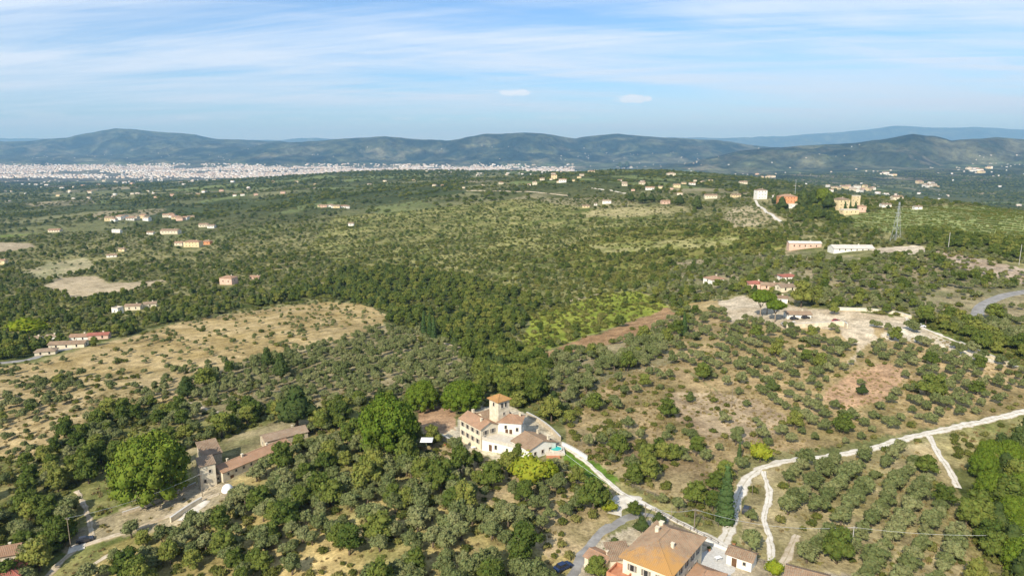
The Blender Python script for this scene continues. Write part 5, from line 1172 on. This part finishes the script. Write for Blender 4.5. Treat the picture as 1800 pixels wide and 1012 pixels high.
LAND = [('villa tower',880,700),('white parasol of the villa yard',750,772),('villa yard wall',790,800),('pole in the grove',661,820),('farmhouse tower',360,830),('farm wing',450,800),
 ('end of the farm wing',530,765),('big farm pine',265,830),('big villa pine',675,745),('leaning pale pole',124,945),('corner house',20,985),('farm lane',250,925),('bright tree before the villa',930,830),
 ('green lawn',1040,825),('white turnout',1110,882),('dark blue car',990,1000),('big house roof',1165,950),('cypress by the track',1274,880),('track bend',1330,835),('yellow bush at the bend',1336,800),
 ('courtyard shed',1290,985),('tall tree of the lower orchard',1470,965),('wood lane',1665,820),('track junction',1635,765),('bare brown patch',1530,680),('round bush on the bare slope',1212,700),
 ('hill forecourt',1430,570),('hill pines',1345,560),('hill path',1500,620),('left shoulder cypress',1202,580),('brown field',1080,590),('yellow vineyard scrub',1050,570),('dark central gully',860,640),
 ('villa boundary wall',960,750),('dry hillside',480,600),('dry hillside foot',260,690),('tree group below the hillside',360,670),('left hamlet',130,605),('valley track',760,600),('pole on the bare slope',1286,700),
 ('bottom edge dry ground',620,980),('middle of the dense grove',560,870),('lower edge of the grove',780,960),('field path in the orchard',1350,930),('right end of the orchard',1620,900),('bright pines at the right edge',1745,850),
 ('lower left slope',90,860),('left edge',20,780),('dark evergreen oak behind the farm',520,715),('terraced grove',1400,680),('upper track',1480,780),('small path left of the farm',200,782),('hollow left of the villa',560,700)]
ORD = ['nearest', 'second nearest', 'third nearest', 'fourth nearest', 'fifth nearest', 'sixth nearest', 'seventh nearest', 'eighth nearest', 'ninth nearest', 'tenth nearest', 'eleventh nearest', 'twelfth nearest']+[w_+' nearest' for w_ in 'thirteenth fourteenth fifteenth sixteenth seventeenth eighteenth nineteenth twentieth'.split()]
_cnt = {}
def whereabouts(kind, items):
    '''items: (index, px, py) -> {index: (label, group)}; each plant is told by its rank from a landmark one can find'''
    b = {}
    for i, x, y in items:
        d = [math.hypot(x-lx, (y-ly)*1.3) for _, lx, ly in LAND]; k = int(np.argmin(d)); dx, dy = x-LAND[k][1], (y-LAND[k][2])*1.3
        side = ('right of' if dx > 0 else 'left of') if abs(dx) > abs(dy) else ('in front of' if dy > 0 else 'behind')
        b.setdefault((k, side), []).append((d[k], i))
    out = {}
    for (k, side), L_ in b.items():
        L_.sort()
        for r, (d, i) in enumerate(L_):
            w_ = LOOK[kind]; nm = LAND[k][0]; pl_ = w_+('es' if w_.endswith('sh') else 's')
            out[i] = (f'{w_}, {ORD[r]} {side} the {nm}', f'{pl_} {side} the {nm}') if r < len(ORD) else (f'{w_} farther out {side} the {nm}', f'{pl_} {side} the {nm}')
    return out
LOOK = dict(olive='silvery olive tree', broadleaf='leafy green tree', dark='dark oak', shrub='low bush', vine='low leafy vine', pine='pine', cypress='cypress', yellow='bright tree')
def stuff_instances(name, kind, A, meshes, zsink=0.0, anis=.18):
    """the plants past the first few hundred: points that carry the same plant meshes"""
    n = len(A); Z = H(A[:, 0], A[:, 1])-zsink
    m = bpy.data.meshes.new(name); m.vertices.add(n); m.vertices.foreach_set('co', np.stack([A[:, 0], A[:, 1], Z], 1).astype(np.float32).ravel())
    s = m.attributes.new('size', 'FLOAT_VECTOR', 'POINT'); zz = A[:, 2]*rng.uniform(1-anis, 1+anis, n)*(1-.5*np.clip((A[:, 1]-450)/900, 0, 1))
    s.data.foreach_set('vector', np.stack([A[:, 2], A[:, 2]*rng.uniform(.85, 1.15, n), zz], 1).astype(np.float32).ravel())
    t = m.attributes.new('turn', 'FLOAT_VECTOR', 'POINT'); rot = A[:, 3] if A.shape[1] > 3 else rng.uniform(0, 6.283, n)
    t.data.foreach_set('vector', np.stack([rng.uniform(-.06, .06, n), rng.uniform(-.06, .06, n), rot], 1).astype(np.float32).ravel())
    v = m.attributes.new('variant', 'INT', 'POINT'); v.data.foreach_set('value', rng.integers(0, len(meshes), n).astype(np.int32))
    o = bpy.data.objects.new(name, m); col.objects.link(o); tag(o, kind='stuff')
    ng = bpy.data.node_groups.new(name+'_scatter', 'GeometryNodeTree'); ng.interface.new_socket('Geometry', in_out='INPUT', socket_type='NodeSocketGeometry'); ng.interface.new_socket('Geometry', in_out='OUTPUT', socket_type='NodeSocketGeometry')
    nn = ng.nodes; ll = ng.links; gi = nn.new('NodeGroupInput'); go = nn.new('NodeGroupOutput'); ip = nn.new('GeometryNodeInstanceOnPoints'); mp = nn.new('GeometryNodeMeshToPoints')
    ll.new(gi.outputs[0], mp.inputs['Mesh']); ll.new(mp.outputs[0], ip.inputs['Points']); ip.inputs['Pick Instance'].default_value = True
    jn = nn.new('GeometryNodeJoinGeometry')
    for me in meshes:
        src = bpy.data.objects.new(me.name+'_source', me)       # not linked to the scene: only lends its mesh
        oi = nn.new('GeometryNodeObjectInfo'); oi.inputs['Object'].default_value = src; oi.transform_space = 'ORIGINAL'; oi.inputs['As Instance'].default_value = True
        ll.new(oi.outputs['Geometry'], jn.inputs[0])
    ll.new(jn.outputs[0], ip.inputs['Instance'])
    for an, ty, so in (('size', 'FLOAT_VECTOR', 'Scale'), ('turn', 'FLOAT_VECTOR', 'Rotation'), ('variant', 'INT', 'Instance Index')):
        na = nn.new('GeometryNodeInputNamedAttribute'); na.data_type = ty; na.inputs['Name'].default_value = an; ll.new(na.outputs[0], ip.inputs[so])
    ll.new(ip.outputs[0], go.inputs[0]); md = o.modifiers.new('scatter', 'NODES'); md.node_group = ng; return o
LIMIT = dict(olive=300, broadleaf=240, dark=90, shrub=240, vine=0)
STUFF = dict(olive='olive_groves', broadleaf='broadleaf_woodland', dark='evergreen_woodland', shrub='scrub', vine='vineyard_rows')
tot_n = {}
for kind, L_ in POINTS.items():
    if not L_: continue
    A = np.concatenate(L_); Z = H(A[:, 0], A[:, 1]); px, py = proj(A[:, 0], A[:, 1], Z+1.5)
    vis = (px > -10) & (px < 1810) & (py < 1020); sl = np.sqrt(A[:, 0]**2+A[:, 1]**2+(CZ-Z)**2)
    order = np.argsort(-np.where(vis, A[:, 2]/sl, 0)); A = A[order]; px = px[order]; py = py[order]
    k_ = min(LIMIT.get(kind, 0), len(A)); tot_n[kind] = len(A)
    wh_ = whereabouts(kind, [(i, float(px[i]), float(py[i])) for i in range(k_)])
    for i in range(k_):
        plant(kind, float(A[i, 0]), float(A[i, 1]), float(A[i, 2]), *wh_[i], sz=float(A[i, 2])*rs.uniform(.85, 1.15))
    B = A[k_:]
    if kind == 'vine':
        ang = np.where(B[:, 1] > 480, R(117), rng.uniform(0, 6.28, len(B))); B = np.concatenate([B, ang[:, None]], 1)
    if len(B): stuff_instances(STUFF[kind], kind, B, [c for c, t in PROTO[kind]])
print('plants', tot_n)
# tufts
tm_ = []
for i in range(3):
    r = np.random.default_rng(200+i); b = MB()
    for k in range(34):
        a = r.uniform(0, 6.28); q = r.uniform(0, .45); x, y = q*math.cos(a), q*math.sin(a); h_ = r.uniform(.15, .45); a2 = r.uniform(0, 6.28); w_ = .09
        b.add([(x-w_*math.cos(a2), y-w_*math.sin(a2), 0), (x+w_*math.cos(a2), y+w_*math.sin(a2), 0), (x+r.uniform(-.2, .2), y+r.uniform(-.2, .2), h_)], [(0, 1, 2)])
    m = b.mesh('grass_tuft', LM['grass']); at = m.color_attributes.new('tone', 'FLOAT_COLOR', 'POINT'); tn = np.repeat(r.random(34), 3)
    at.data.foreach_set('color', np.stack([tn, tn, tn, tn*0+1], 1).astype(np.float32).ravel()); tm_.append(m)
stuff_instances('dry_grass', 'grass', np.stack([TUFT[0], TUFT[1], rng.uniform(.7, 1.9, len(TUFT[0]))], 1), tm_)

# ------------------------------------------------------------------ poles, wires, pylon, cars
def pole(px, py, hpx, label, r=.13, m='wood', cross=True, group=None):
    g = G(px, py); sl = (g-Vector((0, 0, CZ))).length; h_ = hpx*sl/F/.88
    o = empty('utility_pole', g, rs.uniform(-.3, .3), label, 'pole', group)
    MB().tube([(0, 0, -.8), (0, 0, h_)], [r, r*.7], 8).build('shaft', MT[m], o)
    if cross:
        MB().box(-.7, .7, -.06, .06, h_-.55, h_-.43).build('crossarm', MT['wood'], o)
        for x in (-.6, 0, .6): MB().tube([(x, 0, h_-.42), (x, 0, h_-.2)], [.05, .04], 6).build('insulator', MT['concrete'], o)
    return g+Vector((0, 0, h_-.2))
def wire(p, q, sag, label, r=.035, m='steel'):
    b = MB(); P = [p.lerp(q, i/16)-Vector((0, 0, sag*4*(i/16)*(1-i/16))) for i in range(17)]
    b.tube([a-p for a in P], [r]*17, 4); o = b.build('overhead_wire', MT[m]); o.location = p; tag(o, label, 'wire')
pa = pole(1220, 932, 34, 'dark wooden pole beside the lane behind the big house', .16)
pb = pole(1180, 912, 22, 'thin pale pole behind the big house, between the dark poles', .1, 'palebark', False)
pc = pole(1134, 912, 24, 'wooden pole at the fork of lane and asphalt drive', .13)
pd = pole(125, 963, 42, 'pale leaning pole beside the farm lane in the lower left', .12, 'palebark')
pe = pole(661, 834, 40, 'pale pole standing in the grove between farm and villa', .09, 'palebark', False)
pf = pole(356, 872, 34, 'dark pole at the corner of the old farm yard', .11)
pg = pole(1497, 966, 34, 'pale pole in the lower orchard', .1, 'concrete')
ph = pole(1286, 716, 38, 'thin dark pole on the bare slope', .1, 'wood', False)
pi_ = pole(1667, 435, 20, 'white pole beside the vineyard hedge', .22, 'concrete', False)
pj = pole(1791, 466, 26, 'white pole near the right edge above the road', .16, 'concrete', False)
pk = pole(1322, 870, 20, 'short pole beside the bend of the white track', .08, 'wood', False)
pl = pole(1397, 348, 24, 'tall thin mast behind the orange ridge villa', .3, 'steel', False)
wire(pa, pc, 1.2, 'wire between the two dark poles behind the big house', .03)
vt = Vector((*onz(985, 790, vz+4), vz+4)); wire(vt, pc, 1.0, 'white wire from the villa down to the pole at the fork', .028, 'canvas')
wire(pg, G(1835, 985)+Vector((0, 0, 7)), 1.2, 'pale wire crossing the orchard to the right edge', .018, 'canvas')
wire(pg, pa, 2.0, 'wire from the orchard pole to the pole behind the big house', .03)
wire(pf, pd, 1.4, 'dark wire along the farm lane', .03)
g = G(1574, 424); sl = (g-Vector((0, 0, CZ))).length; Hh = 60*sl/F; py_o = empty('lattice_pylon', g, R(20), 'tall grey lattice pylon beside the riding court below the vineyard', 'pylon')
b = MB(); lv = [0, .22, .42, .6, .76, .9, 1.0]; hw = lambda t: 2.6*(1-t)**1.3+.35
for sx in (-1, 1):
    for sy in (-1, 1): MB().tube([(sx*hw(t), sy*hw(t), Hh*t) for t in lv], [.08]*7, 4).build('leg', MT['steel'], py_o)
b = MB()
for i in range(6):
    t0, t1 = lv[i], lv[i+1]
    for (ax_, ay_, bx_, by_) in ((-1,-1,1,-1),(1,-1,1,1),(1,1,-1,1),(-1,1,-1,-1)):
        b.tube([(ax_*hw(t0), ay_*hw(t0), Hh*t0), (bx_*hw(t1), by_*hw(t1), Hh*t1)], [.04]*2, 4); b.tube([(bx_*hw(t0), by_*hw(t0), Hh*t0), (ax_*hw(t1), ay_*hw(t1), Hh*t1)], [.04]*2, 4)
tag(b.build('bracing', MT['steel'], py_o), kind='stuff')
for t in (.72, .86): MB().tube([(-4.2, 0, Hh*t), (0, 0, Hh*t+.5), (4.2, 0, Hh*t)], [.1]*3, 4).build('arm', MT['steel'], py_o)
def fence(pts, n, label, h=1.1):
    W = [Vector(Gxy(*p)) for p in pts]; c = spline(W, 2.0); z0 = float(H(c[0].x, c[0].y)); o = empty('post_and_rail_fence', (c[0].x, c[0].y, z0), 0, label, 'fence')
    pm = MB().box(-.06, .06, -.06, .06, -.4, h).mesh('post', MT['wood']); P = []
    for p in c: z = float(H(p.x, p.y)); P.append(Vector((p.x-c[0].x, p.y-c[0].y, z-z0))); obj('post', pm, o, Matrix.Translation(P[-1]))
    for hh2 in (.55, .98):
        b = MB(); b.tube([q+Vector((0, .08, hh2)) for q in P], [.045]*len(P), 4); b.build('rail', MT['wood'], o)
fence([(1152,899),(1190,920),(1225,938),(1262,958)], 14, 'wooden fence along the near side of the lane behind the big house')
fence([(1100,852),(1150,872),(1200,898),(1262,925)], 14, 'wooden fence along the grassy far verge of the lane')
fence([(1302,975),(1325,985),(1360,998),(1390,1006)], 12, 'dark fence from the shed to the bottom edge on the right')
for px_, py_, w_, t_ in ((1262,985,1.5,'pale garden table in the middle of the gravel courtyard'),(832,790,1.4,'small garden table in the villa yard'),(1395,568,1.6,'garden table on the hill forecourt')):
    g = G(px_, py_); o = empty('garden_table', g+Vector((0, 0, .16)), .4, t_, 'table'); MB().box(-w_/2, w_/2, -.45, .45, .7, .76).build('tabletop', MT['canvas'], o)
    lm_ = MB().box(-.04, .04, -.04, .04, 0, .7).mesh('leg', MT['steel'])
    for sx in (-1, 1):
        for sy in (-1, 1): obj('leg', lm_, o, Matrix.Translation((sx*(w_/2-.1), sy*.36, 0)))
for px_, py_, r__, t_ in ((1290,958,.55,'round clay pot at the corner of the gravel courtyard'),(1246,968,.5,'clay pot by the wall of the big house'),(812,768,.5,'clay pot at the foot of the villa facade, left one'),(826,776,.5,'clay pot at the foot of the villa facade, right one'),(782,783,.5,'clay pot by the wall of the villa yard')):
    g = G(px_, py_); o = empty('plant_pot', g+Vector((0, 0, .1)), 0, t_, 'plant pot'); MB().tube([(0,0,0),(0,0,.1),(0,0,.6),(0,0,.68)], [.28,.32,.45,.48], 10).build('pot', MT['terracotta_paving'], o)
    po_ = obj('plant', PROTO['shrub'][0][0], o, Matrix.Translation((0, 0, .5))@Matrix.Scale(.4, 4))
def car(px, py, yaw, paint, label, s=1.0):
    g = G(px, py); g.z += .2; o = empty('parked_car', g, R(yaw), label, 'car'); o.scale = (s, s, s)
    prof = [(-2.1,.3),(-2.12,.75),(-1.9,.92),(-1.2,.98),(1.1,.95),(1.95,.78),(2.12,.6),(2.1,.3)]; b = MB(); n_ = len(prof)
    b.v = [(x, y, z) for y in (-.85, .85) for x, z in prof]; b.f = [tuple(range(n_)), tuple(range(2*n_-1, n_-1, -1))]+[(i, n_+i, n_+(i+1) % n_, (i+1) % n_) for i in range(n_)]
    bo = b.build('body', MT[paint], o)
    MB().add([(-1.75,-.78,.95),(1.0,-.78,.95),(1.0,.78,.95),(-1.75,.78,.95),(-1.35,-.62,1.42),(.3,-.62,1.42),(.3,.62,1.42),(-1.35,.62,1.42)], [(0,1,5,4),(1,2,6,5),(2,3,7,6),(3,0,4,7),(4,5,6,7),(3,2,1,0)]).build('windows', MT['dark'], o)
    MB().box(-1.32, .27, -.6, .6, 1.424, 1.47).build('roof', MT[paint], o)
    for x in (-1.3, 1.3):
        for y in (-.82, .82): MB().tube([(x, y-.1, .33), (x, y+.1, .33)], [.33, .33], 12).build('wheel', MT['tyre'], o)
    return o
car(990, 1000, 36, 'bluecar', 'dark blue car parked beside the asphalt drive at the bottom edge')
car(893, 820, -28, 'darkcar', 'dark car parked in the villa yard near the wing')
car(1396, 562, 10, 'darkcar', 'dark car in front of the long white hill building'); car(1416, 560, 12, 'darkcar', 'dark car at the right end of the long white hill building')
car(1377, 572, 80, 'whitecar', 'white car under the hill pines'); car(1618, 575, -12, 'whitecar', 'white car on the lane right of the hill forecourt')
car(1469, 566, 30, 'redcar', 'red car at the front edge of the hill forecourt'); car(150, 952, 30, 'darkcar', 'dark car on the farm lane near the leaning pole')
car(1312, 900, 62, 'darkcar', 'small dark car at the edge of the white track near the cypress'); car(70, 968, 20, 'whitecar', 'white vehicle between the trees near the corner house')
